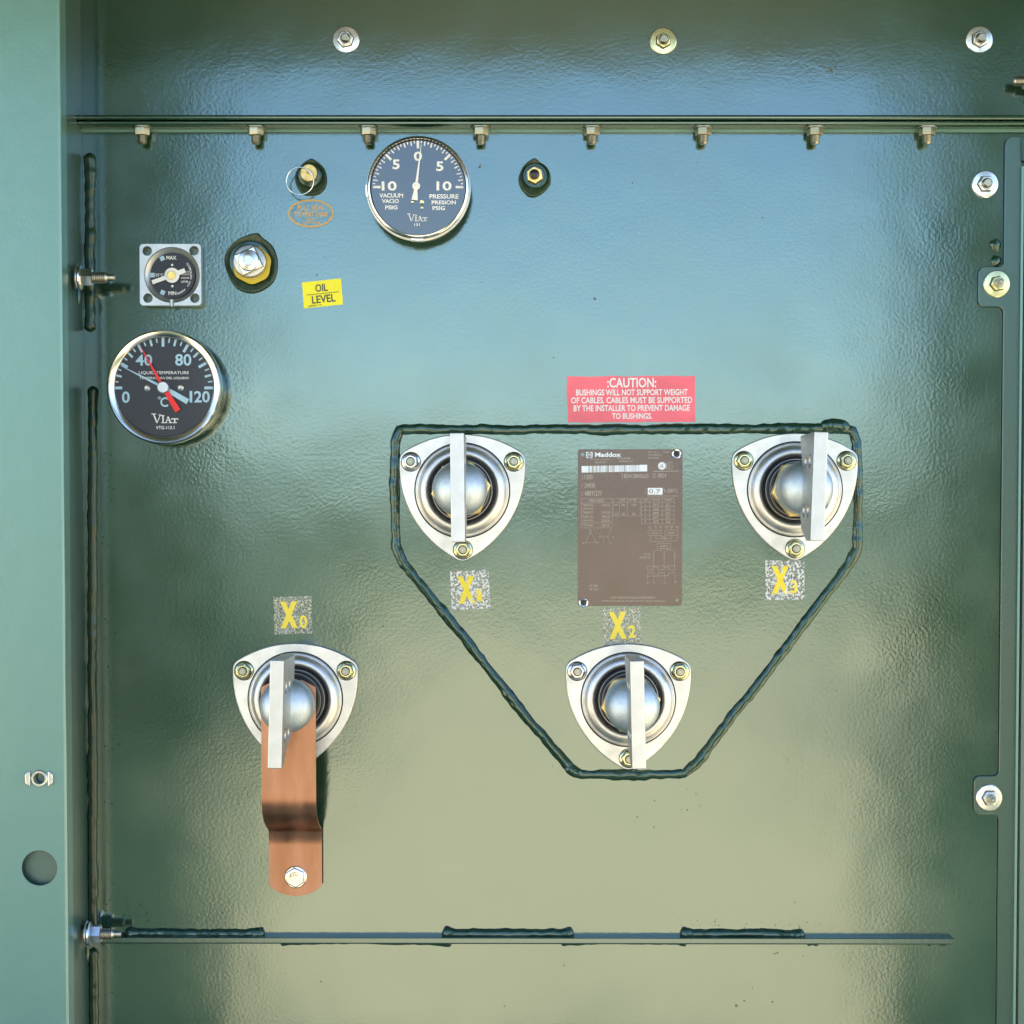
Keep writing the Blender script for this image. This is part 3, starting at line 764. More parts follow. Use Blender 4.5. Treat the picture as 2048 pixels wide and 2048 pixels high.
def T3(s, x0, y0, x1, y1, bold=0.0):
    p = C3d(x0, y0); q = C3d(x1, y1); b.text(s, p[0], q[1], q[0], p[1], zt, bold)
T3('MAX', 500, 313, 622, 358, .02); T3('MIN', 525, 742, 620, 785, .02); T3('25°C', 365, 525, 468, 560, .01); T3('LIQUID', 680, 568, 778, 592, .01); T3('LEVEL', 680, 612, 768, 636, .01)
T3('NIVEL DE', 690, 494, 780, 514, .01); T3('LIQUIDOS', 680, 527, 780, 548, .01)
cs = '805554  VIAT INSTRUMENTS'
for i, ch in enumerate(cs):
    if ch == ' ': continue
    a = R(-72 + 108 * i / (len(cs) - 1)); r = 232 * cu
    x = dcc[0] + r * math.cos(a); y = dcc[1] + r * math.sin(a); w = (6 if ch == 'I' else 17) * cu
    b.text(ch, x - w / 2, y - 11 * cu, x + w / 2, y + 11 * cu, zt, 0.02, a + math.pi / 2)
for x, y in ((570, 422), (573, 678)): p = C3d(x, y); b.disc(p[0], p[1], 14 * cu, zt)
b.build('lettering', M['white'], dial)
b = MB()
for x, y, a in ((450, 343, 25), (332, 545, 0), (455, 755, -25)):
    p = C3d(x, y); a = R(a); d = 27 * cu
    b.seg(p[0] - d * math.cos(a), p[1] - d * math.sin(a), p[0] + d * math.cos(a), p[1] + d * math.sin(a), 2 * d, zt)
b.build('level_marks', M['paleblue'], dial)
b = MB(); zp = ZD + 2.5; hcn = C3(567, 547, zp); lt = C3(328, 632, zp); rt = C3(725, 487, zp)
b.seg(hcn[0], hcn[1], lt[0], lt[1], 50 * cu, zp); b.seg(hcn[0], hcn[1], rt[0], rt[1], 56 * cu, zp + .01)
b.lathe([(90 * cu, zp - .4), (90 * cu, zp + .4), (50 * cu, zp + .5)], 32, *hcn)
b.build('pointer', M['white'], t)
b = MB(); hb = C3(558, 543, zp + 2); b.prism(ngon(6, 54 * cu, *hb, a0=.4), zp + .5, zp + 2.2, .3); b.lathe([(34 * cu, zp + 2.1), (34 * cu, zp + 3.2), (20 * cu, zp + 3.2)], 20, *hb); b.build('hub_nut', M['brass'], t)

# ------------------------------------------------------------------ small fittings with their weld collars
def blobpoly(pts, fr): return [fr.at(x, y) for x, y in pts]
def collar(t, fr, pts, r_in, cin, h=3.0, m='collar'):
    """weld collar: an uneven mound of paint and weld from the drawn outline up to the fitting"""
    P = [Vector(fr.at(x, y)) for x, y in pts]; n0 = len(P); out = []
    for i in range(n0):
        p0, p1, p2, p3 = P[i - 1], P[i], P[(i + 1) % n0], P[(i + 2) % n0]
        for j in range(5):
            s = j / 5; out.append(0.5 * ((2 * p1) + (p2 - p0) * s + (2 * p0 - 5 * p1 + 4 * p2 - p3) * s * s + (3 * p1 - p0 - 3 * p2 + p3) * s ** 3))
    c = Vector(cin); rings = []
    for q, z in ((1.0, 0.0), (0.985, h * .45), (0.93, h * .85), (0.82, h), (0.7, h * .9), (0.0, h * .5)):
        ring = []
        for p in out:
            d = p - c; L = d.length; r = r_in + (L - r_in) * q if q > 0 else r_in * .95
            pp = c + d.normalized() * r; ring.append((pp.x, pp.y, z + 0.5 * noise.noise(Vector((pp.x, pp.y, z)) * .25) * (z > 0)))
        rings.append(ring)
    m_ = len(out); v = [p for r in rings for p in r]; f = []
    for j in range(len(rings) - 1):
        for i in range(m_): a = j * m_ + i; e = j * m_ + (i + 1) % m_; f.append((a, e, e + m_, a + m_))
    area = sum(out[i].x * out[(i + 1) % m_].y - out[(i + 1) % m_].x * out[i].y for i in range(m_))
    if area < 0: f = [q[::-1] for q in f]
    b = MB(); b.add(v, f, True); return b.build('weld_collar', M[m], t, sharp=80)

# plug with pull ring
fr = Frame(622, 352); t = thing('vent_plug', fr, 'round brass vent plug with thin steel pull ring in a green weld collar', 'plug')
collar(t, fr, [(621, 318), (634, 323), (648, 336), (654, 354), (652, 374), (640, 388), (624, 392), (607, 390), (596, 378), (590, 362), (592, 345), (603, 330)], 21 * .5, fr.at(622, 354))
b = MB(); c = fr.at(620, 350, 6); b.lathe([(12.5, 0), (12.5, 5), (11.5, 7.5), (10, 8)], 32, *c); b.build('socket', M['weld'], t)
b = MB(); c = fr.at(617.5, 345.5, 16); b.lathe([(8.6, 6), (8.6, 15.2), (8.0, 16)], 32, *c); b.build('brass_cap', M['brass_dull'], t)
b = MB(); c = fr.at(617, 344, 17); b.ball((c[0], c[1], 17.3), 2.0, 14); b.lathe([(1.6, 15.5), (1.6, 17)], 12, *c); b.build('ring_pin', M['cast'], t)
b = MB(); c = fr.at(600, 362, 18); rr = 13.4
b.tube([(c[0] + rr * math.cos(2 * math.pi * i / 60), c[1] + rr * math.sin(2 * math.pi * i / 60), 18.6) for i in range(60)], 0.62, 10, True); b.build('pull_ring', M['zinc'], t)

# black capped brass valve
fr = Frame(1070, 357); t = thing('sampling_valve', fr, 'small hexagonal brass fitting with black rubber cap in a green weld collar', 'valve')
def C6(x, y): return (1020 + x / 19.32, 300 + y / 19.32)
collar(t, fr, [C6(*p) for p in ((940, 320), (1080, 400), (1180, 490), (1400, 640), (1540, 880), (1580, 1150), (1550, 1350), (1400, 1560), (1150, 1760), (950, 1840), (720, 1820), (520, 1640), (390, 1450), (320, 1150), (400, 850), (530, 610), (730, 430))], 22 * .5, fr.at(1070, 352))
b = MB(); c = fr.at(1070, 352, 5); b.lathe([(12.0, 0), (12.0, 5.5), (11.4, 6.3), (10.4, 6.3), (9.8, 4.5)], 36, *c); b.build('socket', M['weld'], t)
b = MB(); c = fr.at(1069.5, 349.5, 12); b.prism(ngon(6, 8.4, *c, a0=R(-85)), 3, 12, .5); b.build('brass_hexagon', M['brass'], t, sharp=25)
b = MB(); c = fr.at(1068.8, 347.5, 17); b.lathe([(5.1, 12), (5.1, 14.5), (4.6, 16.5), (3.2, 17.4), (1.2, 17.8)], 28, *c); b.build('rubber_cap', M['rubber'], t)

# filler plug
fr = Frame(502, 530); t = thing('filler_plug', fr, 'bright square headed filler plug with yellow sealant in a dark green weld collar', 'plug')
def C7(x, y): return (250 + x / 6.0375, 460 + y / 6.0375)
collar(t, fr, [C7(*p) for p in ((1600, 38), (1660, 90), (1780, 190), (1840, 330), (1845, 480), (1800, 620), (1700, 715), (1560, 768), (1430, 750), (1330, 690), (1250, 560), (1200, 380), (1230, 260), (1330, 140), (1460, 70))], 40 * .5, fr.at(498, 525), 3.5)
b = MB(); c = fr.at(500, 523, 6); b.lathe([(20.5, 0), (20.5, 6), (19.8, 7.2), (18.5, 7.4)], 48, *c); b.build('socket', M['weld'], t)
b = MB(); c = fr.at(502, 527, 7)
def yw(a): return 1.0 + 0.13 * max(0, math.cos(a + 0.25)) + 0.10 * max(0, math.cos(a + 1.75)) + 0.03 * math.sin(7 * a)
b.lathe([(17.5, 6.5), (17.6, 8.2), (16.5, 8.8), (15, 8.8)], 72, *c, wob=yw); b.build('sealant', M['paintyellow'], t)
b = MB(); c = fr.at(499, 522, 12); b.lathe([(16.4, 7), (16.4, 12), (15.8, 13.0), (15.0, 13.4)], 48, *c); b.build('plug_rim', M['cast'], t)
b = MB(); c = fr.at(497.5, 521, 20); b.prism(ngon(4, 15.4, *c, a0=R(70)), 13.3, 20.5, 1.2); b.lathe([(10.4, 20.55), (9.6, 21.6), (5.4, 22.4), (5.2, 22.0), (4.6, 22.4)], 36, *c); b.build('square_head', M['zinc'], t, sharp=25)

# ------------------------------------------------------------------ bushings
def trilobe(n=14):
    Rc, rc, half, sag = 59.0, 11.5, 51.1, 15.0
    Rs = (half * half + sag * sag) / (2 * sag) + rc
    cs = [(Rc * math.cos(R(a)), Rc * math.sin(R(a))) for a in (-90, 30, 150)]
    out = []
    for i in range(3):
        c = Vector(cs[i]); d = Vector(cs[(i + 1) % 3]); e = Vector(cs[i - 1])
        mid = (c + d) / 2; nrm = mid.normalized(); ctr = mid - nrm * (Rs - rc - sag)
        midp = (c + e) / 2; ctrp = midp - midp.normalized() * (Rs - rc - sag)
        a0 = math.atan2(*(c - ctrp).yx); a1 = math.atan2(*(c - ctr).yx)
        while a1 < a0: a1 += 2 * math.pi
        for j in range(7): a = a0 + (a1 - a0) * j / 6; out.append((c.x + rc * math.cos(a), c.y + rc * math.sin(a)))
        s0 = math.atan2(*(c - ctr).yx); s1 = math.atan2(*(d - ctr).yx)
        while s1 < s0: s1 += 2 * math.pi
        for j in range(1, n): a = s0 + (s1 - s0) * j / n; out.append((ctr.x + Rs * math.cos(a), ctr.y + Rs * math.sin(a)))
    return out
BG = 'low voltage bushings'
def flange_nut(t, x, y, m, rot):
    b = MB(); b.lathe([(9.3, 6.3), (9.3, 7.4), (8.2, 8.4), (6.5, 9.0)], 36, x, y); nt = b.build('flange_nut', M[m], t)
    b = MB(); b.prism(ngon(6, 8.1, x, y, rot), 6.3, 9.15, 0); b.build('seat_shade', M['grime_shade'], nt)  # dark outlines here and below stand in for contact shade
    b = MB(); b.lathe([(10.0, 6.22), (9.2, 6.26)], 36, x, y, cap1=False); b.build('edge_shade', M['grime_shade'], nt)
    b = MB(); b.prism(ngon(6, 7.4, x, y, rot), 8.5, 14.5, .9); b.lathe([(6.0, 14.5), (5.6, 15.2), (4.6, 15.2), (4.2, 14.6)], 28, x, y); b.build('hexagon', M[m], nt, sharp=25)
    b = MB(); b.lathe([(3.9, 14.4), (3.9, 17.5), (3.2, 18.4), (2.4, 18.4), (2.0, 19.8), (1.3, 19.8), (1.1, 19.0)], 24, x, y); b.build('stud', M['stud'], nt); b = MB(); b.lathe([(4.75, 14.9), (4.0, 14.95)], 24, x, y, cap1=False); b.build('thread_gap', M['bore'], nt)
def blade(outline, holes, w, par):
    bm = bmesh.new()
    def loop(pts, x): return [bm.verts.new((x * .001, p[1] * .001, p[0] * .001)) for p in pts]
    sides = []
    for x in (-w, w):
        A = loop(outline, x); n = len(A); E = [bm.edges.new((A[i], A[(i + 1) % n])) for i in range(n)]; H = []
        for cz, cy_, r in holes:
            h = loop([(cz + r * math.cos(2 * math.pi * i / 24), cy_ + r * math.sin(2 * math.pi * i / 24)) for i in range(24)], x)
            E += [bm.edges.new((h[i], h[(i + 1) % 24])) for i in range(24)]; H.append(h)
        bmesh.ops.triangle_fill(bm, use_beauty=True, use_dissolve=False, edges=E); sides.append((A, H))
    (A, H), (B, G) = sides
    for i in range(len(A)): bm.faces.new((A[i], A[(i + 1) % len(A)], B[(i + 1) % len(A)], B[i]))
    for h, g in zip(H, G):
        for i in range(24): bm.faces.new((h[i], h[(i + 1) % 24], g[(i + 1) % 24], g[i])).smooth = True
    bmesh.ops.recalc_face_normals(bm, faces=bm.faces)
    me = bpy.data.meshes.new('spade'); bm.to_mesh(me); bm.free(); me.materials.append(M['tin'])
    o = bpy.data.objects.new('spade', me); COL.objects.link(o); o.parent = par
    return o
def bushing(px_, py_, label, tilt=0.0, strap=False, mats=('zinc', 'yzinc', 'yzinc'), zs=0.0, drx=0.0):
    fr = Frame(px_, py_); t = thing('bushing', fr, label, 'bushing', BG)
    o = trilobe()
    b = MB(); b.prism(o, 0.3, 6.2, 0.9); 
    b.build('mounting_flange', M['flange'], t, sharp=50)
    b = MB()   # raised dished ring with a groove round it
    b.lathe([(46.7, 6.2), (46.4, 7.6), (45.7, 8.0), (44.9, 7.4), (44.2, 7.6), (43.4, 9.2), (42.0, 11.4), (39.5, 13.2), (37.0, 13.9), (35.0, 13.6), (33.6, 12.4), (32.6, 9.5)], 96, cap1=False)
    b.build('clamp_ring', M['flange'], t, sharp=45)
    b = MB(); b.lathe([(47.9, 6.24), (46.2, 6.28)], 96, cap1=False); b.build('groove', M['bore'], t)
    b = MB()   # stepped black rubber body
    b.lathe([(32.4, 6.3), (32.3, 11.6), (31.4, 12.6), (30.4, 12.4), (30.2, 9.5), (29.2, 9.5), (29.0, 22), (28.4, 23), (27.6, 22.6), (27.4, 19), (26.6, 19), (26.4, 33), (25.6, 34.2), (23.5, 34.2), (23.0, 31)], 72)
    body = b.build('bushing_body', M['black'], t, sharp=40)
    b = MB(); b.lathe([(30.3, 11.5), (30.0, 12.8), (29.5, 12.8), (29.3, 11.0)], 72, cap1=False); b.lathe([(27.5, 21.8), (27.2, 23.2), (26.8, 23.2), (26.6, 21.5)], 72, cap1=False)
    b.build('split_ring', M['cast'], body)
    if not strap:
        b = MB(); b.prism(ngon(6, 29.5, 0, 0, 0.15), 44, 55, 1.5); b.build('brass_nut', M['brass_dull'], t, sharp=25)
    b = MB(); b.lathe([(17, 30), (17, 56)], 32); b.build('neck', M['black'], t)
    if strap: zb = 66
    else: zb = 55.5
    top = 101 + zs
    pr = [(24.8, zb)]
    pr += [(25.8, zb + 1.0), (26.0, 84 + zs)]
    for i in range(1, 9):
        a = math.pi / 2 * i / 9; pr.append((26.0 * math.cos(a) + 0.0, 84 + zs + 20 * math.sin(a)))
    b = MB(); b.lathe(pr, 64); sp = b.build('stud_base', M['dome'], t, sharp=40)
    # spade: a flat blade set on edge; outline in (y, z), thickness along x
    z1 = 168.0; zc = 76.0 + zs
    q = [(-50, z1), (-50, z1 - 28), (-40, zc + 30), (-24, zc + 18), (24, zc + 18), (40, zc + 6), (50, zc + 2), (50, z1)]
    if strap: q = [(-50, z1), (-50, z1 - 16), (-37, z1 - 42), (-26, zc + 4), (26, zc + 2), (50, zc + 2), (50, z1)]
    w = 6.4
    ob = blade([(z, y) for y, z in q], [(118, 24, 6.6), (118, -22, 6.6), (145, 24, 6.6), (145, -22, 6.6)], w, t)
    md = ob.modifiers.new('bevel', 'BEVEL'); md.width = 0.0007; md.segments = 2; md.limit_method = 'ANGLE'
    ob.rotation_euler = (0, 0, tilt)
    for (x, y), m in zip(((-51.2, 28.5), (51.2, 28.5), (0.5, -59)), mats):
        flange_nut(t, x, y, m, random.uniform(0, 1))
    return t, fr
bushing(925, 981, 'upper left bushing inside the weld outline, its spade pointing straight at the viewer', tilt=R(0.6))
bushing(1588, 979, 'upper right bushing at the corner of the weld outline, spade leaning to the right', mats=('yzinc', 'yzinc', 'yzinc'), tilt=R(-1.8))
bushing(1256, 1398, 'lowest bushing inside the weld outline, below the X2 sticker', tilt=R(1.4))
x0t, x0f = bushing(592, 1397, 'bushing outside the weld outline with a copper strap hanging from it', strap=True, mats=('yzinc', 'yzinc', 'yzinc'), tilt=R(-1.6))

# copper strap
fr = Frame(592, 1397); t = thing('copper_strap', fr, 'bent copper grounding strap hanging from the left bushing', 'strap')
yv = lambda py, z: fr.at(592, py, z)[1]
prof = [(yv(1352, 60), 60), (yv(1560, 60), 60)]
ys, ye = yv(1590, 60), yv(1690, 12)
line = [(yv(1374, 60), 61.0), (yv(1585, 60), 61.0)]
for i in range(1, 19):
    s = i / 19; e = s * s * (3 - 2 * s)
    e = 0.86 * (s / 0.84) ** 3.0 if s < 0.84 else 1 - 0.14 * ((1 - s) / 0.16) ** 2
    line.append((yv(1585, 60) + (yv(1668, 10) - yv(1585, 60)) * s, 61 - 55 * e))
line += [(yv(1690, 6), 5.5), (yv(1770, 6), 5.0)]
b = MB(); n = 1; TH_ = 2.4; m_ = len(line); hw = 26.5
xo = -0.4
rings = []
for i, (y, z) in enumerate(line):
    a = Vector(line[max(0, i - 1)]); c = Vector(line[min(m_ - 1, i + 1)]); d = (c - a).normalized(); nr = Vector((-d.y, d.x))
    if nr.y < 0: nr = -nr
    w = hw
    sh = -5.5 * (i / (m_ - 1)) * 0 
    nv = 12
    row = []
    for j in range(nv + 1):
        x = -w + 2 * w * j / nv
        row.append((x + xo, y + nr.x * TH_, z + nr.y * TH_))
    for j in range(nv, -1, -1):
        x = -w + 2 * w * j / nv
        row.append((x + xo, y, z))
    rings.append(row)
# rounded lower end
ylast = line[-1][0]
for k_ in range(1, 8):
    dy = 10.9 * (k_ / 7.02) ** 0.8
    w = math.sqrt(37.4 ** 2 - (26.4 + dy) ** 2)
    row = []
    for j in range(13): row.append((-w + 2 * w * j / 12 + xo, ylast - dy, 5.0 + TH_))
    for j in range(12, -1, -1): row.append((-w + 2 * w * j / 12 + xo, ylast - dy, 5.0))
    rings.append(row)
# clipped upper corners
first = rings[0]; row = []
for j, p in enumerate(first):
    x = p[0] - xo
    row.append((x * 0.5 + xo, p[1] + 7, p[2]))
rings.insert(0, row)
nr_ = len(rings[0]); v = [p for r in rings for p in r]; f = []
for i in range(len(rings) - 1):
    for j in range(nr_): a = i * nr_ + j; c = i * nr_ + (j + 1) % nr_; f.append((a, a + nr_, c + nr_, c))
f.append(tuple(range(nr_))); f.append(tuple(range(len(v) - 1, len(v) - nr_ - 1, -1)))
b.add(v, f, True); st = b.build('strap_body', M['copper'], t, sharp=50)
bmm = bmesh.new(); bmm.from_mesh(st.data); bmesh.ops.recalc_face_normals(bmm, faces=bmm.faces); bmm.to_mesh(st.data); bmm.free()
b = MB(); c = fr.at(590, 1756, 14); b.lathe([(11.2, 7.6), (11.2, 9.0), (10.4, 9.8)], 36, *c); b.prism(ngon(6, 10.2, *c, a0=.6), 9.5, 14.5, 1.2)
bolt = b.build('bolt', M['zinc'], t, sharp=25)
b = MB(); b.text('ATD', c[0] - 6, c[1] + 1.5, c[0] + 3, c[1] + 5.5, 14.7, 0, R(18)); b.build('head_marking', M['ink'], bolt)

# ------------------------------------------------------------------ stickers
def corners(fr, pts, z=0.0): return [fr.at(x, y, z) for x, y in pts]
def quadmap(fr, q):
    """u,v in 0..1 (v down) to local point on the sticker"""
    c = [Vector(fr.at(*p)) for p in q]   # tl, tr, br, bl
    return lambda u_, v_: (c[0] * (1 - u_) + c[1] * u_) * (1 - v_) + (c[3] * (1 - u_) + c[2] * u_) * v_
def sheet(fr, q, z, nu=8, nv=8, wob=0.0):
    mp = quadmap(fr, q); b = MB(); v = []; f = []
    for j in range(nv + 1):
        for i in range(nu + 1):
            p = mp(i / nu, j / nv)
            e = wob * noise.noise(Vector((p.x * .08, p.y * .08, 1))); ex = wob * noise.noise(Vector((p.x * .08, 5, p.y * .08)))
            v.append((p.x + ex, p.y + e, z))
    for j in range(nv):
        for i in range(nu): a = j * (nu + 1) + i; f.append((a, a + nu + 1, a + nu + 2, a + 1))
    return b.add(v, f, False), mp
def bar_text(b, mp, s, u0, v0, u1, v1, z, bold=0.0):
    p = mp((u0 + u1) / 2, (v0 + v1) / 2); w = (mp(u1, v0) - mp(u0, v0)); h = (mp(u0, v1) - mp(u0, v0))
    b.text(s, p.x - w.length / 2, p.y - h.length / 2, p.x + w.length / 2, p.y + h.length / 2, z, bold, math.atan2(w.y, w.x))
def SN(name, cx_, cy_, label, z=0.0):
    fr = Frame(cx_, cy_); return fr, thing(name, fr, label, 'sticker')

fr, t = SN('caution_sticker', 1262, 798, 'red sticker with white CAUTION bushings text above the weld outline')
b, mp = sheet(fr, [(1133, 753), (1391, 752), (1390, 844), (1136, 845)], 0.35, 24, 8, 1.2); b.build('sticker_sheet', M['caution'], t)
b = MB()
def CC(s, x0, y0, x1, y1, bo):
    q = (x0 - 85) / 1655; r = (x1 - 85) / 1655; bar_text(b, mp, s, q, (y0 - 80) / 600, r, (y1 - 80) / 600, 0.6, bo)
CC(':CAUTION:', 605, 100, 1235, 228, .02); CC('BUSHINGS WILL NOT SUPPORT WEIGHT', 202, 250, 1640, 330, .02); CC('OF CABLES. CABLES MUST BE SUPPORTED', 135, 352, 1700, 432, .02)
CC('BY THE INSTALLER TO PREVENT DAMAGE', 165, 455, 1670, 535, .02); CC('TO BUSHINGS.', 660, 560, 1180, 638, .02)
b.build('lettering', M['stickwhite'], t)

fr, t = SN('oil_level_sticker', 645, 587, 'small yellow sticker reading OIL LEVEL, tilted slightly')
b, mp = sheet(fr, [(604, 565), (682, 557), (686, 609), (608, 617)], 0.35); b.build('sticker_sheet', M['yellowlabel'], t)
b = MB(); bar_text(b, mp, 'OIL', .33, .13, .64, .43, .6, .02); bar_text(b, mp, 'LEVEL', .22, .56, .82, .86, .6, .02); bar_text(b, mp, '300007-79', .12, .90, .46, .97, .6)
p = mp(.10, .50); q = mp(.92, .50); b.seg(p.x, p.y, q.x, q.y, .6, .6); b.build('lettering', M['ink'], t)

fr, t = SN('pull_ring_sticker', 622, 427, 'oval orange outlined sticker reading PULL RING TO VENT TANK')
s = .5; b = MB(); q = [(46.5 * s * math.cos(2 * math.pi * i / 48), 29 * s * math.sin(2 * math.pi * i / 48)) for i in range(48)]; b.prism(q, .1, .35); b.build('sticker_sheet', M['film_ring'], t)
b = MB(); v = []; f = []
for i in range(65):
    a = 2 * math.pi * i / 64; v += [(42.5 * s * math.cos(a), 24.3 * s * math.sin(a), .6), (45.5 * s * math.cos(a), 27.6 * s * math.sin(a), .6)]
b.add(v, [(2 * i, 2 * i + 1, 2 * i + 3, 2 * i + 2) for i in range(64)])
def TP(st_, x0, y0, x1, y1, bo=0.0):
    p = fr.at(540 + x0 / 4.6, 260 + y0 / 4.6); q = fr.at(540 + x1 / 4.6, 260 + y1 / 4.6); b.text(st_, p[0], q[1], q[0], p[1], .6, bo)
TP('PULL RING', 258, 692, 498, 738, .02); TP('TO VENT TANK', 218, 752, 540, 800, .02); TP('MADDOX', 330, 814, 425, 832, .01); TP('TRANSFORMER', 290, 842, 466, 862, .01)
b.build('lettering', M['orange'], t)

def xlabel(cx_, cy_, quad, dig, label, xq, dq):
    fr = Frame(cx_, cy_); t = thing('terminal_sticker', fr, label, 'sticker', 'X terminal stickers')
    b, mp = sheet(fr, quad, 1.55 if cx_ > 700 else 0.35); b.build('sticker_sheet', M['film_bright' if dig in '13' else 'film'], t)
    z = 1.9 if cx_ > 700 else .7
    b = MB()
    u0, v0, u1, v1 = xq
    def ln(a, b2, c, d2):
        p = mp(a, b2); q = mp(c, d2); dx = 2.7
        b.add([(p.x - dx, p.y, z), (q.x - dx, q.y, z), (q.x + dx, q.y, z), (p.x + dx, p.y, z)], [(0, 1, 2, 3)])
    wd = 0.068
    ln(u0 + wd, v0, u1 - wd, v1)
    p = mp(u1 - wd, v0); q = mp(u0 + wd, v1); b.add([(p.x - 2.7, p.y, z + .03), (q.x - 2.7, q.y, z + .03), (q.x + 2.7, q.y, z + .03), (p.x + 2.7, p.y, z + .03)], [(0, 1, 2, 3)])
    b.v = [(x, y, zz) for x, y, zz in b.v]
    bar_text(b, mp, dig, *dq, z, .03)
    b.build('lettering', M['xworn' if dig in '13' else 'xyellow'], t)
    b = MB(); bar_text(b, mp, '300068-81', .10, .895, .46, .955, z, .01); b.build('small_print', M['filmwhite'], t)
xlabel(585, 1231, [(547, 1194), (623, 1192), (625, 1267), (549, 1269)], '0', 'clear crinkled sticker with yellow X0 above the bushing with the copper strap', (.17, .13, .62, .84), (.67, .50, .87, .85))
xlabel(940, 1180, [(900, 1143), (977, 1139), (981, 1217), (904, 1220)], '1', 'clear crinkled sticker with yellow X1 below the upper left bushing', (.18, .14, .62, .84), (.66, .47, .80, .80))
xlabel(1243, 1249, [(1204, 1216), (1281, 1214), (1283, 1290), (1206, 1292)], '2', 'clear crinkled sticker with yellow X2 directly under the brown nameplate', (.17, .11, .62, .82), (.66, .47, .86, .80))
xlabel(1570, 1161, [(1530, 1121), (1608, 1121), (1609, 1199), (1531, 1200)], '3', 'clear crinkled sticker with yellow X3 below the upper right bushing', (.16, .14, .60, .84), (.64, .50, .82, .84))

# ------------------------------------------------------------------ nameplate
fr = Frame(1260, 1055); t = thing('nameplate', fr, 'brown metal nameplate engraved with a barcode, tables and a wiring diagram', 'nameplate')
def N7(x, y): return fr.at(1140 + x / 8.05, 880 + y / 8.05)
def N8(x, y): return fr.at(1140 + x / 8.05, 1040 + y / 8.05)
p0 = N7(122, 152); p1 = N8(1805, 1378)
b = MB(); b.prism(rrect(p0[0] + .3, p1[0] - .3, p1[1], p0[1], 2.2), 1.3, 2.1, .2); b.build('plate_sheet', M['nameplate'], t)
Z = 2.35; e = MB(); sc = .5 / 8.05
def NT(N, s_, x0, y0, x1, y1, bo=0.0, m=None):
    p = N(x0, y0); q = N(x1, y1); (m or e).text(s_, p[0], q[1], q[0], p[1], Z, bo)
def NL(N, pts, w=4.0):
    for i in range(len(pts) - 1):
        p = N(*pts[i]); q = N(*pts[i + 1]); e.seg(p[0], p[1], q[0], q[1], w * sc, Z)
def NR(N, x0, y0, x1, y1, w=4.0): NL(N, [(x0, y0), (x1, y0), (x1, y1), (x0, y1), (x0, y0)], w)
pb = MB()
NT(N7, 'Maddox', 400, 200, 820, 275, .03, pb)
def block(N, x0, y0, x1, y1, m=pb):
    p = N(x0, y0); q = N(x1, y1); m.add([(p[0], q[1], Z), (q[0], q[1], Z), (q[0], p[1], Z), (p[0], p[1], Z)], [(0, 1, 2, 3)])
for r_ in ((258, 192, 275, 295), (345, 192, 362, 295), (258, 192, 300, 207), (320, 192, 362, 207), (258, 280, 300, 295), (320, 280, 362, 295), (285, 222, 292, 268), (306, 222, 313, 268), (327, 222, 334, 268), (285, 222, 334, 231)): block(N7, *r_)
# barcode
x = 298.0; block(N7, 185, 420, 295, 525); block(N7, 1120, 400, 1240, 508)
rb = random.Random(3)
while x < 1118:
    w = rb.choice((3, 5, 8, 12, 18)); 
    yb_ = -18 * (x - 185) / 1055
    block(N7, x, 420 + yb_, min(1120, x + w), 525 + yb_, pb if rb.random() < .8 else e); x += w + rb.choice((2, 3, 5))
block(N7, 1250, 772, 1488, 880)
p = N7(1477, 418); pb.disc(p[0], p[1], 60 * sc, Z)
pb.build('bare_patches', M['plateblue'], t)
NT(N7, 'www.maddoxtransformer.com', 322, 303, 660, 325); NT(N7, '800-270-2071', 402, 345, 580, 375); NT(N7, '3 PH TRANSFORMER', 755, 282, 975, 310, .01); NT(N7, '2490GR-SF1A1-55', 778, 325, 1005, 358)
NT(N7, 'OVAL   SIL C', 1255, 180, 1420, 208); NT(N7, 'TYPE II MINERAL OIL', 1255, 228, 1472, 255); NT(N7, 'DOE COMPLIANT', 1255, 275, 1432, 303); NT(N7, 'Class', 1500, 180, 1605, 205)
p = N7(1477, 418); e.arc(p[0], p[1], 64 * sc, 68 * sc, Z, n=32)
NL(N7, [(1548, 365), (1548, 470)], 12); NL(N7, [(1580, 350), (1580, 475)], 5); NR(N7, 1600, 355, 1640, 470, 5); NL(N7, [(1340, 505), (1750, 500)], 9)
NT(N7, 'kVA', 188, 548, 208, 650); NT(N7, '1500', 232, 560, 362, 635); NT(N7, 'S/N', 830, 532, 850, 640); NT(N7, '82413845630', 872, 548, 1262, 612); NT(N7, 'MFG', 1325, 540, 1378, 570); NT(N7, 'DATE', 1325, 580, 1378, 612); NT(N7, '0824', 1408, 540, 1545, 605)
NT(N7, 'HV', 190, 705, 208, 765); NT(N7, '24930', 232, 695, 402, 768); NT(N7, 'LV', 190, 835, 208, 900); NT(N7, '480Y/277', 232, 820, 515, 898)
NT(N7, 'Z', 1208, 790, 1222, 860); NT(N7, '% @85°C', 1505, 785, 1730, 860); NT(N7, 'TAP SET POS SHIPPED ON VOLT RANGE', 1240, 890, 1730, 915)
NR(N7, 180, 945, 678, 1415); NL(N7, [(180, 1015), (678, 1010)]); NL(N7, [(185, 1335), (682, 1332)])
NT(N7, 'APPROX. WEIGHT', 300, 958, 550, 1000)
for s_, v_, y in (('CORE & COIL', '5160 LB', 1030), ('(UNTANKING)', '', 1092), ('TANK & FITT', '5179 LB', 1148), ('FLUID: OIL', '3958 LB', 1215), ('(GALLONS)', '529', 1280), ('TOTAL WGT.', '12267 LB', 1355)):
    NT(N7, s_, 203, y, 375, y + 38)
    if v_: NT(N7, v_, 508, y, 635, y + 38)
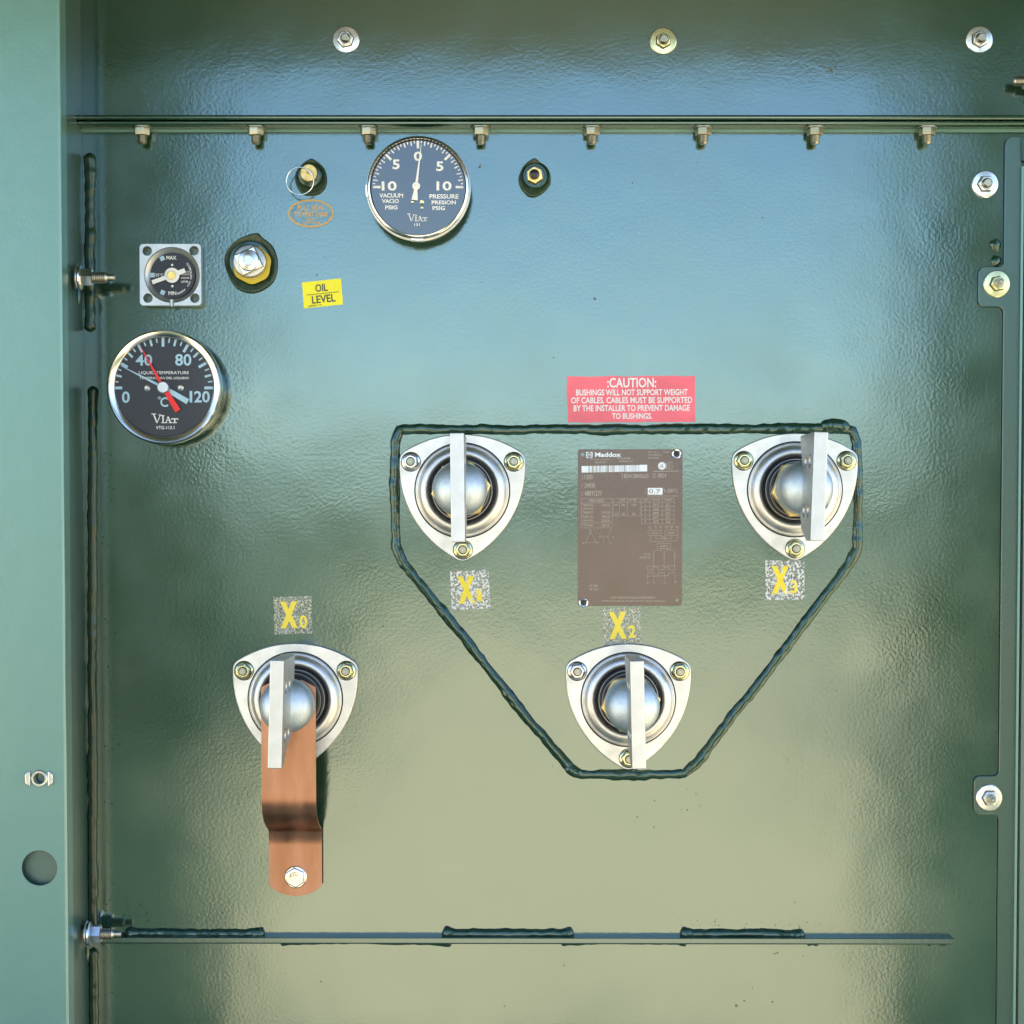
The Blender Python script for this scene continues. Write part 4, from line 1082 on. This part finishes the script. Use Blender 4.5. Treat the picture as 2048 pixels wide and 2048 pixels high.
NR(N7, 695, 942, 1128, 1222); NL(N7, [(695, 1000), (1128, 1000)]); NL(N7, [(795, 942), (795, 1222)]); NL(N7, [(922, 942), (922, 1222)])
for s_, x, y in (('MAT', 850, 968), ('kV BIL', 1015, 968), ('HV', 742, 1045), ('Al', 850, 1045), ('150', 1030, 1045), ('LV', 752, 1190), ('Al', 857, 1190), ('30', 1022, 1190)):
    w = 10 * len(s_) + 6; NT(N7, s_, x - w, y - 20, x + w, y + 20)
NR(N7, 1145, 935, 1672, 1350); NL(N7, [(1278, 935), (1278, 1350)]); NL(N7, [(1482, 935), (1482, 1350)])
for i, (a_, v_, c_) in enumerate((('TAPS', 'VOLTAGE', 'CURRENT'), ('A', '26145', '33.1'), ('B', '25520', '33.9'), ('C', '24930', '34.7'), ('D', '24277', '35.7'), ('E', '23670', '36.6'))):
    y = 965 + 68 * i + (8 if i else 0)
    if i: NL(N7, [(1145, y - 38), (1672, y - 38)])
    for s_, x in ((a_, 1212), (v_, 1378), (c_, 1575)): w = 9 * len(s_); NT(N7, s_, x - w, y - 20, x + w, y + 20)
# wiring marks
NL(N8, [(330, 190), (415, 365), (250, 365), (330, 190)]); NL(N8, [(500, 270), (598, 270), (650, 180)]); NL(N8, [(598, 270), (645, 355)]); NL(N8, [(598, 270), (640, 270)], 2)
for s_, x, y in (('H2', 330, 165), ('H1', 218, 372), ('H3', 440, 362), ('X1', 478, 270), ('X2', 648, 160), ('X0', 682, 268), ('X3', 655, 378), ('H1A', 1285, 110), ('H2A', 1375, 110), ('H3A', 1455, 110), ('H1B', 1550, 110), ('H2B', 1630, 110), ('H3B', 1722, 110),
                 ('X0', 1248, 1010), ('X1', 1348, 1005), ('X2', 1522, 1003), ('X3', 1690, 1000)):
    NT(N8, s_, x - 8 * len(s_), y - 15, x + 8 * len(s_), y + 15)
NR(N8, 1268, 170, 1468, 250); NR(N8, 1525, 162, 1738, 245); NR(N8, 1403, 375, 1615, 460)
NT(N8, 'LB SW 1', 1315, 195, 1430, 228); NT(N8, 'LB SW 2', 1580, 190, 1690, 222); NT(N8, 'LB SW 3', 1450, 400, 1565, 435)
for x in (1290, 1380, 1460, 1550, 1632, 1720): NL(N8, [(x, 130), (x, 165)])
NL(N8, [(1292, 250), (1292, 345), (1500, 345), (1545, 270), (1460, 270), (1460, 250)]); NL(N8, [(1380, 250), (1380, 300), (1545, 300)]); NL(N8, [(1632, 245), (1632, 295), (1540, 295)]); NL(N8, [(1725, 245), (1725, 335), (1540, 335), (1500, 270)])
NL(N8, [(1475, 460), (1475, 488), (1342, 488), (1342, 520)]); NL(N8, [(1512, 460), (1512, 520)]); NL(N8, [(1550, 460), (1550, 482), (1680, 482), (1680, 520)])
for x in (1342, 1512, 1682):
    NL(N8, [(x + (10 if i % 2 else -8) * (1 if 0 < i < 8 else 0), 520 + 13 * i) for i in range(9)]); NL(N8, [(x, 624), (x, 800)])
for x in (1242, 1412, 1582):
    NL(N8, [(x + 12 * i, 798 + (0 if i % 2 else 8)) for i in range(9)]); NL(N8, [(x + 12 * i, 852 + (0 if i % 2 else -8)) for i in range(9)])
NL(N8, [(1242, 798), (1242, 742), (1690, 738)]); NL(N8, [(1342, 762), (1412, 762), (1412, 798)]); NL(N8, [(1512, 762), (1582, 762), (1582, 798)])
NL(N8, [(1242, 852), (1242, 970)]); NL(N8, [(1242, 905), (1412, 902), (1412, 850)]); NL(N8, [(1348, 850), (1348, 970)]); NL(N8, [(1518, 850), (1518, 970)]); NL(N8, [(1412, 900), (1582, 895), (1582, 850)]); NL(N8, [(1688, 850), (1688, 970)])
NT(N8, 'CL. FUSE', 1190, 535, 1292, 565); NT(N8, 'BAYONET FUSE', 1118, 588, 1292, 618)
NT(N8, 'MF 33065', 318, 1040, 452, 1075); NT(N8, 'MF 33065', 318, 1098, 452, 1133)
NT(N8, 'CAUTION - READ INSTRUCTION MANUAL GEU BEFORE OPERATING', 645, 1232, 1370, 1265); NT(N8, 'CONTAINS NO DETECTABLE LEVEL OF PCB (LESS THAN 1 PPM) AT THE TIME OF MANUFACTURE.', 498, 1290, 1525, 1322)
e.build('engraving', M['engrave'], t)
ul = MB(); NT(N7, 'UL', 1447, 392, 1507, 444, .01, ul); ul.v = [(a, c, d + .25) for a, c, d in ul.v]; NT(N7, '0.7', 1270, 795, 1450, 860, 0, ul)
ul.v = [(a, c, max(d, Z + .25)) for a, c, d in ul.v]; ul.build('dark_print', M['nameplate'], t)
for N, x, y in ((N7, 1712, 222), (N8, 216, 1325)):
    p = N(x, y); b = MB(); b.lathe([(76 * sc, 2.3), (74 * sc, 3.3), (66 * sc, 3.7), (54 * sc, 3.5), (50 * sc, 2.6)], 32, *p, cap1=False); rv = b.build('rivet', M['chrome'], t)
    b = MB(); b.disc(p[0], p[1], 52 * sc, 2.75, 24); b.ball((p[0], p[1], 2.6), 24 * sc, 12, .6); b.build('rivet_core', M['rubber'], rv)
for N, x, y in ((N7, 205, 235), (N8, 1718, 1288)):
    p = N(x, y); b = MB(); b.disc(p[0], p[1], 29 * sc, 2.25, 24); b.build('corner_hole', M['film_ring'], t)
